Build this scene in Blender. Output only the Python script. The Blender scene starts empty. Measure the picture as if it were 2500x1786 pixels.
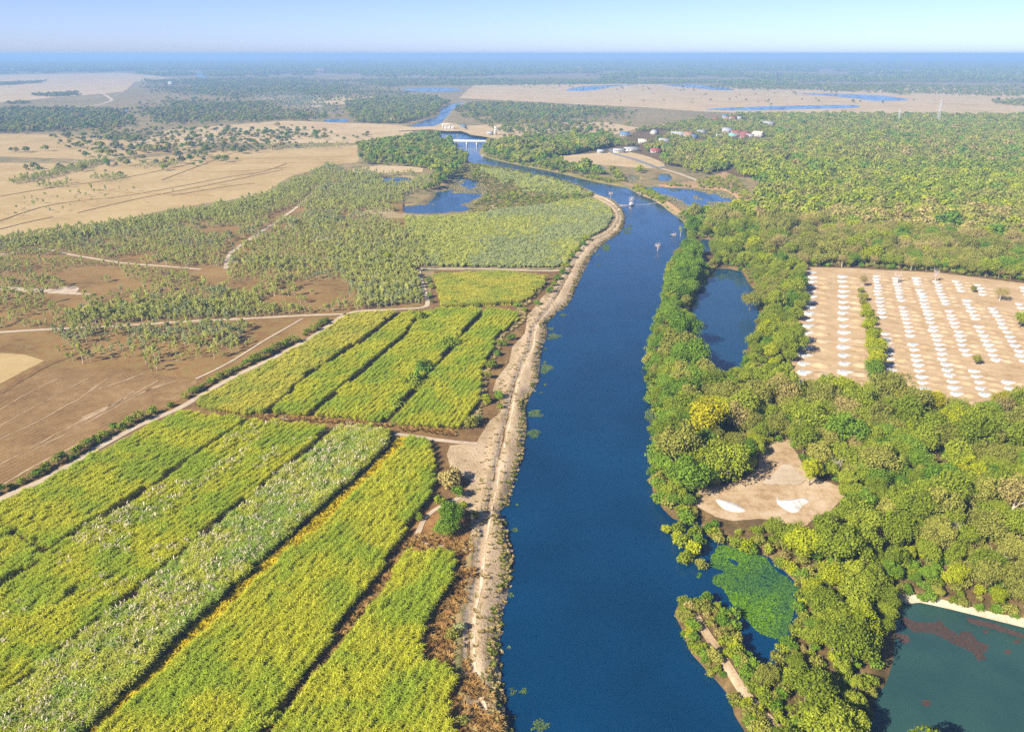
import bpy, math, random
import numpy as np
from mathutils import Vector, geometry

random.seed(7)
RNG = np.random.default_rng(11)
S = bpy.context.scene
COL = S.collection

# ------------------------------------------------------------------ camera
FOC, IMW, IMH = 1925.0, 2500.0, 1786.0
CAMH = 120.0
PITCH = math.atan((IMH / 2 - 131.0) / FOC)
cam = bpy.data.cameras.new('camera')
cam.sensor_fit = 'HORIZONTAL'; cam.sensor_width = 36.0
cam.lens = 36.0 * FOC / IMW
cam.clip_start = 1.0; cam.clip_end = 200000.0
camo = bpy.data.objects.new('camera', cam)
camo.location = (0, 0, CAMH)
camo.rotation_euler = (math.pi / 2 - PITCH, 0, 0)
COL.objects.link(camo); S.camera = camo

# ------------------------------------------------------------------ sky, sun, exposure
SUN_AZ = math.radians(227.0)      # compass-like: from +Y towards +X; the sun stands behind the camera on its left
SUN_EL = math.radians(33.0)
world = bpy.data.worlds.new('World'); S.world = world
world.use_nodes = True
wn = world.node_tree; wn.nodes.clear()
wo = wn.nodes.new('ShaderNodeOutputWorld'); wb = wn.nodes.new('ShaderNodeBackground')
sky = wn.nodes.new('ShaderNodeTexSky'); sky.sky_type = 'NISHITA'
sky.sun_disc = False; sky.sun_elevation = SUN_EL; sky.sun_rotation = SUN_AZ
sky.altitude = 0; sky.air_density = 0.5; sky.dust_density = 0.45; sky.ozone_density = 4.0
wb.inputs['Strength'].default_value = 0.068
tint = wn.nodes.new('ShaderNodeMix'); tint.data_type = 'RGBA'; tint.blend_type = 'MULTIPLY'; tint.inputs[0].default_value = 1.0
tint.inputs[7].default_value = (1.03, .915, 1.02, 1)      # tint multiplied into the sky colour, takes out its cyan cast
wn.links.new(sky.outputs[0], tint.inputs[6]); wn.links.new(tint.outputs[2], wb.inputs[0]); wn.links.new(wb.outputs[0], wo.inputs[0])
sl = bpy.data.lights.new('sun', 'SUN'); sl.energy = 5.0; sl.angle = math.radians(0.53)
sl.color = (1.0, 0.90, 0.74)
so = bpy.data.objects.new('sun', sl); COL.objects.link(so)
sdir = Vector((math.sin(SUN_AZ) * math.cos(SUN_EL), math.cos(SUN_AZ) * math.cos(SUN_EL), math.sin(SUN_EL)))
so.rotation_euler = sdir.to_track_quat('Z', 'Y').to_euler()
so.location = (-300, -300, 400)
S.view_settings.view_transform = 'Standard'; S.view_settings.look = 'None'
S.view_settings.exposure = 1.4; S.view_settings.gamma = 1.0; S.view_settings.use_curve_mapping = False
S.cycles.use_denoising = False
S.cycles.max_bounces = 5; S.cycles.diffuse_bounces = 2; S.cycles.glossy_bounces = 2
S.cycles.transmission_bounces = 2; S.cycles.volume_bounces = 0; S.cycles.transparent_max_bounces = 4
S.cycles.caustics_reflective = False; S.cycles.caustics_refractive = False

# ------------------------------------------------------------------ small tools
WATER = -1.3
def G(px, py, z=0.0):
    """ground point (height z) that the photograph shows at a place; the survey of the site"""
    u = (px - IMW / 2) / FOC; v = (IMH / 2 - py) / FOC
    dy = math.cos(PITCH) + v * math.sin(PITCH); dz = -math.sin(PITCH) + v * math.cos(PITCH)
    t = (z - CAMH) / dz
    return (u * t, dy * t)
def P(pts, z=0.0): return np.array([G(a, b, z) for a, b in pts])

def hsh(ix, iy, seed):
    h = (ix.astype(np.int64) * 374761393 + iy.astype(np.int64) * 668265263 + seed * 1274126177) & 0xffffffff
    h = ((h ^ (h >> 13)) * 1274126177) & 0xffffffff
    return ((h ^ (h >> 16)) & 0xffff) / 65535.0
def vnoise(x, y, scale, seed=0):
    x = np.asarray(x, float) / scale; y = np.asarray(y, float) / scale
    ix = np.floor(x); iy = np.floor(y); fx = x - ix; fy = y - iy
    fx = fx * fx * (3 - 2 * fx); fy = fy * fy * (3 - 2 * fy)
    a = hsh(ix, iy, seed); b = hsh(ix + 1, iy, seed); c = hsh(ix, iy + 1, seed); d = hsh(ix + 1, iy + 1, seed)
    return (a * (1 - fx) + b * fx) * (1 - fy) + (c * (1 - fx) + d * fx) * fy
def fnoise(x, y, scale, seed=0):
    return 0.55 * vnoise(x, y, scale, seed) + 0.3 * vnoise(x, y, scale * .45, seed + 1) + 0.15 * vnoise(x, y, scale * .2, seed + 2)

def inside(poly, pts):
    x, y = pts[:, 0], pts[:, 1]; r = np.zeros(len(pts), bool)
    n = len(poly)
    for i in range(n):
        x1, y1 = poly[i]; x2, y2 = poly[(i + 1) % n]
        if y1 == y2: continue
        c = ((y1 > y) != (y2 > y)) & (x < (x2 - x1) * (y - y1) / (y2 - y1) + x1)
        r ^= c
    return r
def edge_dist(poly, pts, closed=True):
    d = np.full(len(pts), 1e18); n = len(poly)
    for i in range(n if closed else n - 1):
        a = poly[i]; b = poly[(i + 1) % n]; e = b - a; L = e @ e
        if L < 1e-9: continue
        t = np.clip(((pts - a) @ e) / L, 0, 1)
        q = pts - (a + t[:, None] * e)
        d = np.minimum(d, (q * q).sum(1))
    return np.sqrt(d)
def sdist(poly, pts, reach=60.0):
    """signed distance, negative inside; beyond the reach only a lower bound"""
    lo = poly.min(0) - reach; hi = poly.max(0) + reach
    out = np.full(len(pts), reach)
    m = ((pts >= lo) & (pts <= hi)).all(1)
    if m.any():
        q = pts[m]; d = edge_dist(poly, q); out[m] = np.where(inside(poly, q), -d, d)
    return out
def catmull(pts, step, closed):
    pts = np.asarray(pts, float); n = len(pts); out = []
    rng = range(n) if closed else range(n - 1)
    for i in rng:
        if closed: p0, p1, p2, p3 = pts[i - 1], pts[i], pts[(i + 1) % n], pts[(i + 2) % n]
        else: p0, p1, p2, p3 = pts[max(i - 1, 0)], pts[i], pts[i + 1], pts[min(i + 2, n - 1)]
        k = max(1, int(np.linalg.norm(p2 - p1) / step))
        for j in range(k):
            t = j / k
            out.append(.5 * (2 * p1 + (p2 - p0) * t + (2 * p0 - 5 * p1 + 4 * p2 - p3) * t * t + (3 * p1 - p0 - 3 * p2 + p3) * t ** 3))
    if not closed: out.append(pts[-1])
    return np.array(out)
def rough(poly, step, amp, seed=0, smooth=True, closed=True):
    """resample an outline and let it wander a little"""
    q = catmull(poly, step, closed) if smooth else resample(poly, step, closed)
    dx = (fnoise(q[:, 0], q[:, 1], step * 4, seed) - .5) * 2 * amp
    dy = (fnoise(q[:, 0], q[:, 1], step * 4, seed + 50) - .5) * 2 * amp
    return q + np.stack([dx, dy], 1)
def resample(poly, step, closed=True):
    out = []; n = len(poly)
    for i in range(n if closed else n - 1):
        a = poly[i]; b = poly[(i + 1) % n]; k = max(1, int(np.linalg.norm(b - a) / step))
        for j in range(k): out.append(a + (b - a) * j / k)
    if not closed: out.append(poly[-1])
    return np.array(out)

def mesh_np(name, v, f, mats=(), mi=None, smooth=False):
    v = np.asarray(v, np.float32); f = np.asarray(f, np.int32)
    me = bpy.data.meshes.new(name); k = f.shape[1] if len(f) else 3
    me.vertices.add(len(v)); me.vertices.foreach_set('co', v.ravel())
    me.loops.add(f.size); me.loops.foreach_set('vertex_index', f.ravel())
    me.polygons.add(len(f))
    me.polygons.foreach_set('loop_start', np.arange(len(f), dtype=np.int32) * k)
    if mi is not None: me.polygons.foreach_set('material_index', np.asarray(mi, np.int32))
    if smooth: me.polygons.foreach_set('use_smooth', np.ones(len(f), bool))
    for m in mats: me.materials.append(m)
    me.update(calc_edges=True)
    return me
def link(name, me, parent=None, label=None, cat=None, group=None, kind=None, loc=None, rz=0, sc=None):
    o = bpy.data.objects.new(name, me); COL.objects.link(o)
    if parent: o.parent = parent
    if loc is not None: o.location = loc
    if rz: o.rotation_euler = (0, 0, rz)
    if sc is not None: o.scale = (sc, sc, sc) if np.isscalar(sc) else sc
    if label: o['label'] = label
    if cat: o['category'] = cat
    if group: o['group'] = group
    if kind: o['kind'] = kind
    return o
def part(name, v, f, mat, parent, smooth=False):
    return link(name, mesh_np(name, v, f, [mat], smooth=smooth), parent)

def box(x0, x1, y0, y1, z0, z1):
    v = np.array([(x, y, z) for z in (z0, z1) for y in (y0, y1) for x in (x0, x1)], float)
    f = np.array([(0, 2, 3, 1), (4, 5, 7, 6), (0, 1, 5, 4), (2, 6, 7, 3), (0, 4, 6, 2), (1, 3, 7, 5)])
    return v, f
def cat_(*parts):
    vs, fs, n = [], [], 0
    for v, f in parts:
        vs.append(np.asarray(v, float)); fs.append(np.asarray(f) + n); n += len(v)
    return np.concatenate(vs), np.concatenate(fs)
def tube(pts, radii, seg=6):
    pts = np.asarray(pts, float); n = len(pts); vs = []; fs = []
    for i in range(n):
        d = pts[min(i + 1, n - 1)] - pts[max(i - 1, 0)]; d = d / (np.linalg.norm(d) + 1e-9)
        a = np.cross(d, (0, 1, 0.3)); a /= np.linalg.norm(a) + 1e-9; b = np.cross(d, a)
        for k in range(seg):
            t = 2 * math.pi * k / seg; vs.append(pts[i] + radii[i] * (a * math.cos(t) + b * math.sin(t)))
    for i in range(n - 1):
        for k in range(seg): fs.append((i * seg + k, i * seg + (k + 1) % seg, (i + 1) * seg + (k + 1) % seg, (i + 1) * seg + k))
    return np.array(vs), np.array(fs)

ONES = 'zeroth first second third fourth fifth sixth seventh eighth ninth tenth eleventh twelfth thirteenth fourteenth fifteenth sixteenth seventeenth eighteenth nineteenth'.split()
TENS = ['', '', 'twent', 'thirt', 'fort', 'fift', 'sixt', 'sevent', 'eight', 'ninet']
def ordinal(n):
    if n < 20: return ONES[n]
    if n >= 100: return 'hundred-and-' + ordinal(n - 100) if n > 100 else 'hundredth'
    return TENS[n // 10] + ('ieth' if n % 10 == 0 else 'y-' + ONES[n % 10])

# ------------------------------------------------------------------ materials
def lin(c):
    return tuple(((x / 255) / 12.92 if x / 255 <= .04045 else ((x / 255 + .055) / 1.055) ** 2.4) for x in c)
class NT:
    def __init__(s, name):
        s.m = bpy.data.materials.new(name); s.m.use_nodes = True
        s.t = s.m.node_tree; s.t.nodes.clear()
        s.out = s.t.nodes.new('ShaderNodeOutputMaterial')
    def n(s, typ, **kw):
        x = s.t.nodes.new(typ)
        for k, v in kw.items():
            if k in x.inputs.keys() if hasattr(x.inputs, 'keys') else False: x.inputs[k].default_value = v
            else: setattr(x, k, v)
        return x
    def l(s, a, b): s.t.links.new(a, b)
    def noise(s, vec, scale, detail=3.0, rough=.55):
        x = s.n('ShaderNodeTexNoise'); x.inputs['Scale'].default_value = scale; x.inputs['Detail'].default_value = detail
        x.inputs['Roughness'].default_value = rough; s.l(vec, x.inputs['Vector']); return x.outputs['Fac']
    def ramp(s, fac, stops):
        x = s.n('ShaderNodeValToRGB'); e = x.color_ramp.elements
        while len(e) > 1: e.remove(e[-1])
        e[0].position = stops[0][0]; e[0].color = (*stops[0][1], 1)
        for p, c in stops[1:]:
            q = e.new(p); q.color = (*c, 1)
        s.l(fac, x.inputs['Fac']); return x.outputs['Color']
    def step(s, fac, a, b):
        x = s.n('ShaderNodeMapRange'); x.interpolation_type = 'SMOOTHSTEP'
        x.inputs['From Min'].default_value = a; x.inputs['From Max'].default_value = b
        s.l(fac, x.inputs['Value']); return x.outputs['Result']
    def mix(s, fac, a, b):
        x = s.n('ShaderNodeMix'); x.data_type = 'RGBA'
        for sock, val in ((x.inputs[0], fac), (x.inputs[6], a), (x.inputs[7], b)):
            if isinstance(val, (tuple, list)): sock.default_value = (*val, 1)
            elif isinstance(val, (int, float)): sock.default_value = val
            else: s.l(val, sock)
        return x.outputs[2]
    def math(s, op, a, b=0.0):
        x = s.n('ShaderNodeMath'); x.operation = op
        for k, val in ((0, a), (1, b)):
            if isinstance(val, (int, float)): x.inputs[k].default_value = val
            else: s.l(val, x.inputs[k])
        return x.outputs[0]
    def pos(s): return s.n('ShaderNodeNewGeometry').outputs['Position']
    def mapped(s, vec, rot=0.0, scale=(1, 1, 1)):
        x = s.n('ShaderNodeMapping'); x.inputs['Rotation'].default_value = (0, 0, rot); x.inputs['Scale'].default_value = scale
        s.l(vec, x.inputs['Vector']); return x.outputs['Vector']
    def bump(s, h, strength, dist):
        x = s.n('ShaderNodeBump'); x.inputs['Strength'].default_value = strength; x.inputs['Distance'].default_value = dist
        s.l(h, x.inputs['Height']); return x.outputs['Normal']
    def surf(s, col, rough=.9, normal=None, spec=.2):
        b = s.n('ShaderNodeBsdfPrincipled'); b.inputs['Roughness'].default_value = rough
        b.inputs['Specular IOR Level'].default_value = spec
        if isinstance(col, (tuple, list)): b.inputs['Base Color'].default_value = (*col, 1)
        else: s.l(col, b.inputs['Base Color'])
        if normal: s.l(normal, b.inputs['Normal'])
        s.l(b.outputs[0], s.out.inputs['Surface']); return b

def soil(name, c, big=30., mid=4., fine=.8, spots=None, thr=(.55, .68), rows=None, bump=.35):
    """earth: c = dark, mid, light albedo; spots = colour of pale or grassy patches; rows = (angle, spacing, colour, amount)"""
    t = NT(name); p = t.pos()
    nb = t.noise(p, 1 / big, 4); nm = t.noise(p, 1 / mid, 4); nf = t.noise(p, 1 / fine, 3, .65)
    a = t.math('ADD', t.math('MULTIPLY', nb, .45), t.math('ADD', t.math('MULTIPLY', nm, .35), t.math('MULTIPLY', nf, .35)))
    col = t.ramp(a, [(.40, c[0]), (.58, c[1]), (.76, c[2])])
    if rows:
        ang, sp, rc, am = rows
        q = t.mapped(p, -ang)
        sx = t.n('ShaderNodeSeparateXYZ'); t.l(q, sx.inputs[0])
        w = t.math('SINE', t.math('MULTIPLY', t.math('ADD', sx.outputs['Y'], t.math('MULTIPLY', nm, sp * .35)), 2 * math.pi / sp))
        w = t.math('MULTIPLY', t.step(t.math('ADD', w, t.math('MULTIPLY', nf, 1.2)), .2, 1.5), am)
        col = t.mix(w, col, rc)
    if spots:
        f = t.step(t.math('ADD', t.math('MULTIPLY', nm, .6), t.math('MULTIPLY', nf, .45)), *thr)
        col = t.mix(f, col, spots)
    t.surf(col, .95, t.bump(nf, bump, .25), .1)
    return t.m

def foliage(name, stops, trans=.30, rand=.5, patch=0.0, pscale=20.0, pcol=None):
    """leaves: the colour runs along the ramp by plant and by leaf"""
    t = NT(name)
    oi = t.n('ShaderNodeObjectInfo').outputs['Random']; g = t.n('ShaderNodeNewGeometry')
    li = g.outputs['Random Per Island']
    a = t.math('ADD', t.math('MULTIPLY', oi, rand), t.math('MULTIPLY', li, 1 - rand))
    col = t.ramp(a, stops)
    if patch:
        f = t.math('MULTIPLY', t.step(t.noise(g.outputs['Position'], 1 / pscale, 3), .42, .62), patch)
        col = t.mix(f, col, pcol)
    d = t.n('ShaderNodeBsdfDiffuse'); tr = t.n('ShaderNodeBsdfTranslucent'); mx = t.n('ShaderNodeMixShader')
    t.l(col, d.inputs['Color']); t.l(col, tr.inputs['Color']); mx.inputs[0].default_value = trans
    t.l(d.outputs[0], mx.inputs[1]); t.l(tr.outputs[0], mx.inputs[2]); t.l(mx.outputs[0], t.out.inputs['Surface'])
    return t.m

def plain(name, c, rough=.7, var=.15, scale=.6):
    t = NT(name); n = t.noise(t.pos(), 1 / scale, 3)
    col = t.ramp(n, [(.35, tuple(x * (1 - var) for x in c)), (.7, tuple(min(1, x * (1 + var)) for x in c))])
    t.surf(col, rough); return t.m

def water(name, body, body2, rough=.06, wave=.22, wl=1.6, big=40.):
    t = NT(name); p = t.pos()
    q = t.mapped(p, math.radians(20), (1.0, 2.2, 1.0))
    h = t.math('ADD', t.noise(q, 1 / wl, 3), t.math('MULTIPLY', t.noise(q, 1 / (wl * 5), 2), .8))
    col = t.ramp(t.noise(p, 1 / big, 3), [(.35, body), (.65, body2)])
    b = t.surf(col, rough, t.bump(h, wave, .25), .5); b.inputs['IOR'].default_value = 1.42
    st = t.step(t.noise(t.mapped(p, math.radians(-25), (1.0, .22, 1.0)), 1 / 16., 4), .38, .66)      # wind lanes
    t.l(t.math('ADD', t.math('MULTIPLY', st, .22), rough * .6), b.inputs['Roughness'])
    return t.m

M = {}
def sc(k, cs): return [tuple(x * k for x in c) for c in cs]
M['plain'] = soil('dry_plain', sc(.58, [(.28, .20, .085), (.42, .31, .15), (.55, .43, .25)]), 120, 14, 2.5, spots=(.115, .115, .045), thr=(.49, .60), bump=.3)
M['tan'] = soil('tan_stubble', sc(.66, [(.38, .27, .115), (.52, .38, .17), (.60, .47, .25)]), 60, 9, 1.2)
M['farm'] = soil('pale_fallow', sc(.64, [(.44, .31, .15), (.60, .455, .25), (.66, .53, .34)]), 90, 20, 4)
M['brown'] = soil('brown_heath', [(.105, .060, .020), (.205, .120, .042), (.31, .20, .08)], 26, 4.5, .9, spots=(.17, .135, .045), thr=(.50, .64))
M['stubble'] = soil('ploughed_stubble', [(.10, .058, .020), (.18, .112, .045), (.28, .19, .09)], 22, 4, .7, spots=(.36, .29, .20), thr=(.64, .78), rows=(math.radians(70), 2.0, (.25, .155, .07), .40))
M['soil'] = soil('cane_soil', [(.08, .045, .018), (.15, .09, .035), (.24, .16, .06)], 14, 3, .6)
M['weedsoil'] = soil('weedy_soil', [(.10, .045, .016), (.20, .10, .035), (.34, .20, .075)], 12, 2.5, .5)
M['sand'] = soil('bank_sand', sc(.66, [(.30, .21, .11), (.58, .44, .28), (.74, .60, .44)]), 14, 2.0, .6, spots=(.20, .16, .065), thr=(.56, .66), bump=1.0)
M['track'] = soil('track_sand', sc(.66, [(.44, .34, .22), (.60, .49, .36), (.70, .61, .48)]), 10, 2, .5)
M['floor'] = soil('forest_floor', [(.055, .038, .016), (.11, .075, .03), (.20, .135, .06)], 12, 3, .7)
M['clearing'] = soil('clearing_earth', sc(.78, [(.28, .18, .085), (.48, .35, .21), (.64, .53, .40)]), 12, 3, .6, spots=(.26, .20, .08), thr=(.60, .70))
M['pans'] = soil('pan_earth', sc(.80, [(.32, .215, .10), (.48, .345, .20), (.58, .45, .29)]), 11, 3, .7, spots=(.28, .24, .09), thr=(.60, .72))
M['meadow'] = soil('wet_meadow', sc(.62, [(.16, .15, .035), (.26, .23, .06), (.38, .30, .12)]), 14, 3, .8)
M['mud'] = soil('mud_flat', sc(.6, [(.34, .25, .11), (.46, .36, .17), (.52, .44, .28)]), 16, 4, 1)
M['earth'] = soil('orange_earth', sc(.66, [(.30, .165, .075), (.46, .29, .15), (.58, .41, .25)]), 9, 2, .6)
M['asphalt'] = plain('asphalt', (.16, .165, .18), .9, .12, 2)
M['wood_far'] = soil('far_wood', [(.030, .042, .016), (.055, .07, .028), (.16, .13, .07)], 900, 250, 60, bump=.0)
M['river'] = water('river_water', (.0004, .023, .064), (.0005, .032, .088))
M['pond'] = water('pond_water', (.006, .036, .080), (.008, .042, .088), .05, .04)
M['murk'] = water('murky_water', (.018, .052, .052), (.024, .064, .056), .05, .03, 2., 12.)
M['flood'] = water('flood_water', (.006, .045, .12), (.014, .06, .13), .10, .06)
M['bark'] = plain('bark', (.17, .13, .09), .9, .25, .4)
M['palebark'] = plain('pale_bark', (.46, .40, .32), .9, .15, .4)
M['deadwood'] = plain('dead_wood', (.50, .43, .39), .9, .12, .5)
M['house_wall'] = plain('house_wall', (.36, .34, .30), .85, .15, 2.)
M['white'] = plain('white_concrete', (.52, .51, .48), .8, .06, 1.5)
M['concrete'] = plain('grey_concrete', (.48, .46, .42), .85, .12, 1.5)
M['salt'] = plain('white_sand', (.52, .50, .475), .9, .20, .9)
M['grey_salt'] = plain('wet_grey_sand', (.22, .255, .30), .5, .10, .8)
M['dark'] = plain('dark_opening', (.03, .03, .035), .6, .1)
M['steel'] = plain('galvanised_steel', (.42, .44, .47), .5, .08)
for k, c in dict(red=(.20, .075, .06), orange=(.27, .14, .09), blue=(.08, .15, .25), grey=(.27, .28, .30), green=(.22, .45, .42), cream=(.58, .50, .38), maroon=(.22, .06, .06)).items():
    M['roof_' + k] = plain('roof_' + k, c, .6, .12, 1.2)

LEAF = {
 'green':  [(0, (.062, .088, .008)), (.5, (.125, .158, .013)), (1, (.215, .235, .024))],
 'rich':   [(0, (.042, .085, .008)), (.5, (.085, .145, .013)), (1, (.150, .210, .022))],
 'olive':  [(0, (.085, .095, .016)), (.5, (.150, .155, .028)), (1, (.225, .215, .048))],
 'lime':   [(0, (.110, .140, .006)), (.5, (.180, .205, .009)), (1, (.25, .255, .016))],
 'dry':    [(0, (.125, .105, .030)), (.5, (.205, .170, .055)), (1, (.285, .240, .090))],
 'euca':   [(0, (.23, .265, .05)), (.5, (.38, .41, .085)), (1, (.52, .52, .14))],
 'dusk':   [(0, (.060, .075, .030)), (.5, (.095, .110, .048)), (1, (.140, .150, .070))],
 'grey':   [(0, (.18, .23, .09)), (.5, (.30, .345, .14)), (1, (.42, .44, .19))],
 'yellow': [(0, (.13, .135, .004)), (.5, (.205, .195, .006)), (1, (.27, .245, .012))],
}
for k, st in LEAF.items(): M['leaf_' + k] = foliage('leaf_' + k, [(a, tuple(x * (1.0 if k in ('euca', 'grey') else 1.62) for x in c)) for a, c in st])

# ------------------------------------------------------------------ water outlines (surveyed at the water's level)
RIV_L = [(1330, 2500), (1290, 2150), (1262, 1900), (1245, 1786), (1226, 1705), (1219, 1560), (1224, 1500), (1243, 1430), (1248, 1363), (1238, 1300), (1226, 1268), (1219, 1250), (1240, 1228), (1262, 1150), (1276, 1102), (1286, 1030),
         (1281, 980), (1297, 955), (1315, 930), (1320, 869), (1334, 825), (1337, 806), (1333, 786), (1360, 762), (1391, 738), (1405, 706), (1428, 657), (1448, 622), (1468, 599), (1494, 580), (1518, 563),
         (1527, 533), (1517, 508), (1498, 489), (1450, 473), (1394, 448), (1302, 427), (1247, 415), (1191, 403), (1150, 399), (1139, 386), (1118, 372), (1108, 356), (1085, 338), (1056, 325), (1010, 319)]
RIV_R = [(1050, 322), (1099, 320), (1128, 321), (1154, 331), (1188, 336), (1192, 343), (1180, 355), (1171, 372), (1182, 382), (1228, 395), (1283, 406), (1357, 421), (1413, 434), (1468, 447), (1524, 457),
         (1560, 474), (1601, 492), (1640, 520), (1672, 545), (1680, 580), (1668, 610), (1650, 632), (1628, 662), (1622, 700), (1616, 750), (1600, 800), (1588, 840), (1583, 920), (1590, 960), (1600, 1020),
         (1596, 1100), (1594, 1160), (1602, 1215), (1640, 1265), (1680, 1280), (1700, 1265), (1690, 1240), (1706, 1245), (1716, 1300), (1760, 1326), (1820, 1340), (1878, 1358), (1925, 1400), (1963, 1440),
         (1940, 1482), (1955, 1511), (1925, 1560), (1900, 1592), (1875, 1660), (1850, 1640), (1815, 1590), (1800, 1530), (1775, 1487), (1712, 1462), (1660, 1468), (1646, 1495), (1665, 1530), (1688, 1590), (1722, 1632), (1780, 1700), (1792, 1740), (1822, 1786), (1866, 1900), (1960, 2150), (2100, 2500)]
BODIES = {}
def body(name, pts, step=5., amp=.8, smooth=True):
    BODIES[name] = rough(P(pts, WATER), step, amp, len(BODIES) * 7 + 3, smooth)
body('river', RIV_L[:-1] + RIV_R[1:], 4., .7)
body('upper_river', [(1000, 311), (1014, 304), (1036, 294), (1069, 283), (1079, 265), (1106, 254), (1128, 250.5), (1132, 254), (1108, 265), (1093, 283), (1078, 299), (1062, 307), (1030, 311)], 10, 2)
body('oval_pond', [(1752, 655), (1808, 662), (1828, 690), (1848, 720), (1852, 777), (1841, 814), (1819, 869), (1808, 906), (1771, 940), (1738, 940), (1715, 906), (1704, 847), (1690, 795), (1682, 762), (1701, 718), (1727, 681)])
body('pool', [(1704, 596), (1716, 583), (1738, 586), (1742, 602), (1726, 615), (1703, 617)])
body('corner_pond', [(2196, 1458), (2251, 1466), (2325, 1484), (2399, 1503), (2500, 1526), (2760, 1590), (2900, 1720), (2700, 1850), (2400, 1845), (2180, 1838), (2112, 1820), (2108, 1786), (2122, 1716), (2164, 1667), (2180, 1611), (2182, 1537), (2188, 1480)])
body('flooded_field', [(1570, 460), (1601, 455), (1654, 459), (1724, 462), (1768, 466), (1796, 480), (1812, 496), (1819, 508), (1768, 519), (1690, 513), (1646, 490), (1610, 476)])
body('oxbow', [(940, 505), (962, 516), (1017, 522), (1095, 521), (1150, 512), (1158, 490), (1196, 470), (1190, 450), (1154, 438), (1125, 431), (1108, 440), (1097, 448), (1092, 462), (1062, 470), (1058, 482), (1030, 499), (985, 502)])
body('bank_pool', [(1365, 402), (1400, 398), (1465, 405), (1478, 412), (1440, 416), (1395, 411)], 10, 2)
body('reed_pool', [(1527, 444), (1535, 430), (1552, 426), (1560, 436), (1545, 448)], 6, 1.5)
body('reed_pool_two', [(1606, 440), (1612, 424), (1630, 423), (1640, 436), (1625, 444)], 6, 1.5)
body('grove_pool', [(930, 436), (985, 432), (1015, 440), (985, 452), (940, 450)], 6, 1.5)
def water_sd(pts):
    d = np.full(len(pts), 60.0)
    for b in BODIES.values(): d = np.minimum(d, sdist(b, pts))
    return d

LEVEE = rough(P([(1250, 2400), (1195, 1950), (1180, 1786), (1162, 1703), (1149, 1629), (1145, 1556), (1152, 1482), (1168, 1408), (1176, 1334), (1190, 1260), (1205, 1190), (1228, 1083), (1243, 1010), (1250, 965), (1272, 900), (1296, 847),
               (1308, 795), (1338, 755), (1368, 707), (1402, 645), (1426, 610), (1450, 586), (1489, 568), (1505, 550), (1515, 532), (1510, 515), (1496, 500), (1470, 484), (1450, 477)]), 3., .5, 5, True, False)
DYKE = rough(P([(1500, 436), (1540, 452), (1580, 470), (1612, 487), (1640, 503), (1665, 522)]), 4., .5, 9, True, False)
def height(pts):
    d = water_sd(pts)
    z = np.where(d > 0, np.minimum(WATER + .55 * d, 0.0), np.maximum(WATER + .4 * d, -4.0))
    m = (pts[:, 1] < 760) & (d > -3) & (np.abs(pts[:, 0]) < 260)
    if m.any():
        q = pts[m]; dl = edge_dist(LEVEE, q, False); dd = edge_dist(DYKE, q, False)
        up = .55 * np.exp(-((dl - 2.2) / 1.1) ** 2) - .25 * np.exp(-(dl / 1.0) ** 2) + 1.5 * np.exp(-(dd / 3.0) ** 2)
        z[m] += up * np.clip((d[m] + .5) / 2.5, 0, 1)
    return z

# ------------------------------------------------------------------ the ground: one sheet, finer near the river
A0, A1, NA = math.radians(-53), math.radians(53), 531
rings = [50.0]
while rings[-1] < 2300: rings.append(rings[-1] * 1.0062)
NEAR = len(rings)
while rings[-1] < 70000: rings.append(rings[-1] * 1.12)
rings = np.array(rings); angs = np.linspace(A0, A1, NA)
RR, AA = np.meshgrid(rings, angs, indexing='ij')
gp = np.stack([(RR * np.sin(AA)).ravel(), (RR * np.cos(AA)).ravel()], 1)
NR = len(rings)
idx = np.arange(NR * NA).reshape(NR, NA)
gq = np.stack([idx[:-1, :-1], idx[:-1, 1:], idx[1:, 1:], idx[1:, :-1]], -1).reshape(-1, 4)[:, ::-1]
near_n = NEAR * NA
gz = np.zeros(len(gp)); gz[:near_n] = height(gp[:near_n])
# the rest of the circle, behind the camera, is a plain fan of the same sheet
ba = np.linspace(A1, A0 + 2 * math.pi, 41); br = np.array([50., 500., 3000., 15000., rings[-1]])
bR, bA = np.meshgrid(br, ba, indexing='ij'); nb0 = len(gp)
bp = np.stack([(bR * np.sin(bA)).ravel(), (bR * np.cos(bA)).ravel()], 1)
bi = np.arange(len(bp)).reshape(len(br), len(ba)) + nb0
bq = np.stack([bi[:-1, :-1], bi[:-1, 1:], bi[1:, 1:], bi[1:, :-1]], -1).reshape(-1, 4)[:, ::-1]
cc = np.linspace(0, 2 * math.pi, 49)[:-1]
allv = np.concatenate([np.c_[gp, gz], np.c_[bp, np.zeros(len(bp))]])
allf = np.concatenate([gq, bq])
n0 = len(allv)   # disc under the drone
dv = np.array([(50 * math.sin(a), 50 * math.cos(a), 0) for a in cc] + [(0, 0, 0)])
df = np.array([(n0 + 48, n0 + (2 * i + 2) % 48, n0 + 2 * i + 1, n0 + 2 * i) for i in range(24)])
ground = link('ground', mesh_np('ground', np.concatenate([allv, dv]), np.concatenate([allf, df]), [M['plain']], smooth=True), label='dry tan plain reaching to the hazy horizon', cat='ground', kind='structure')

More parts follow.
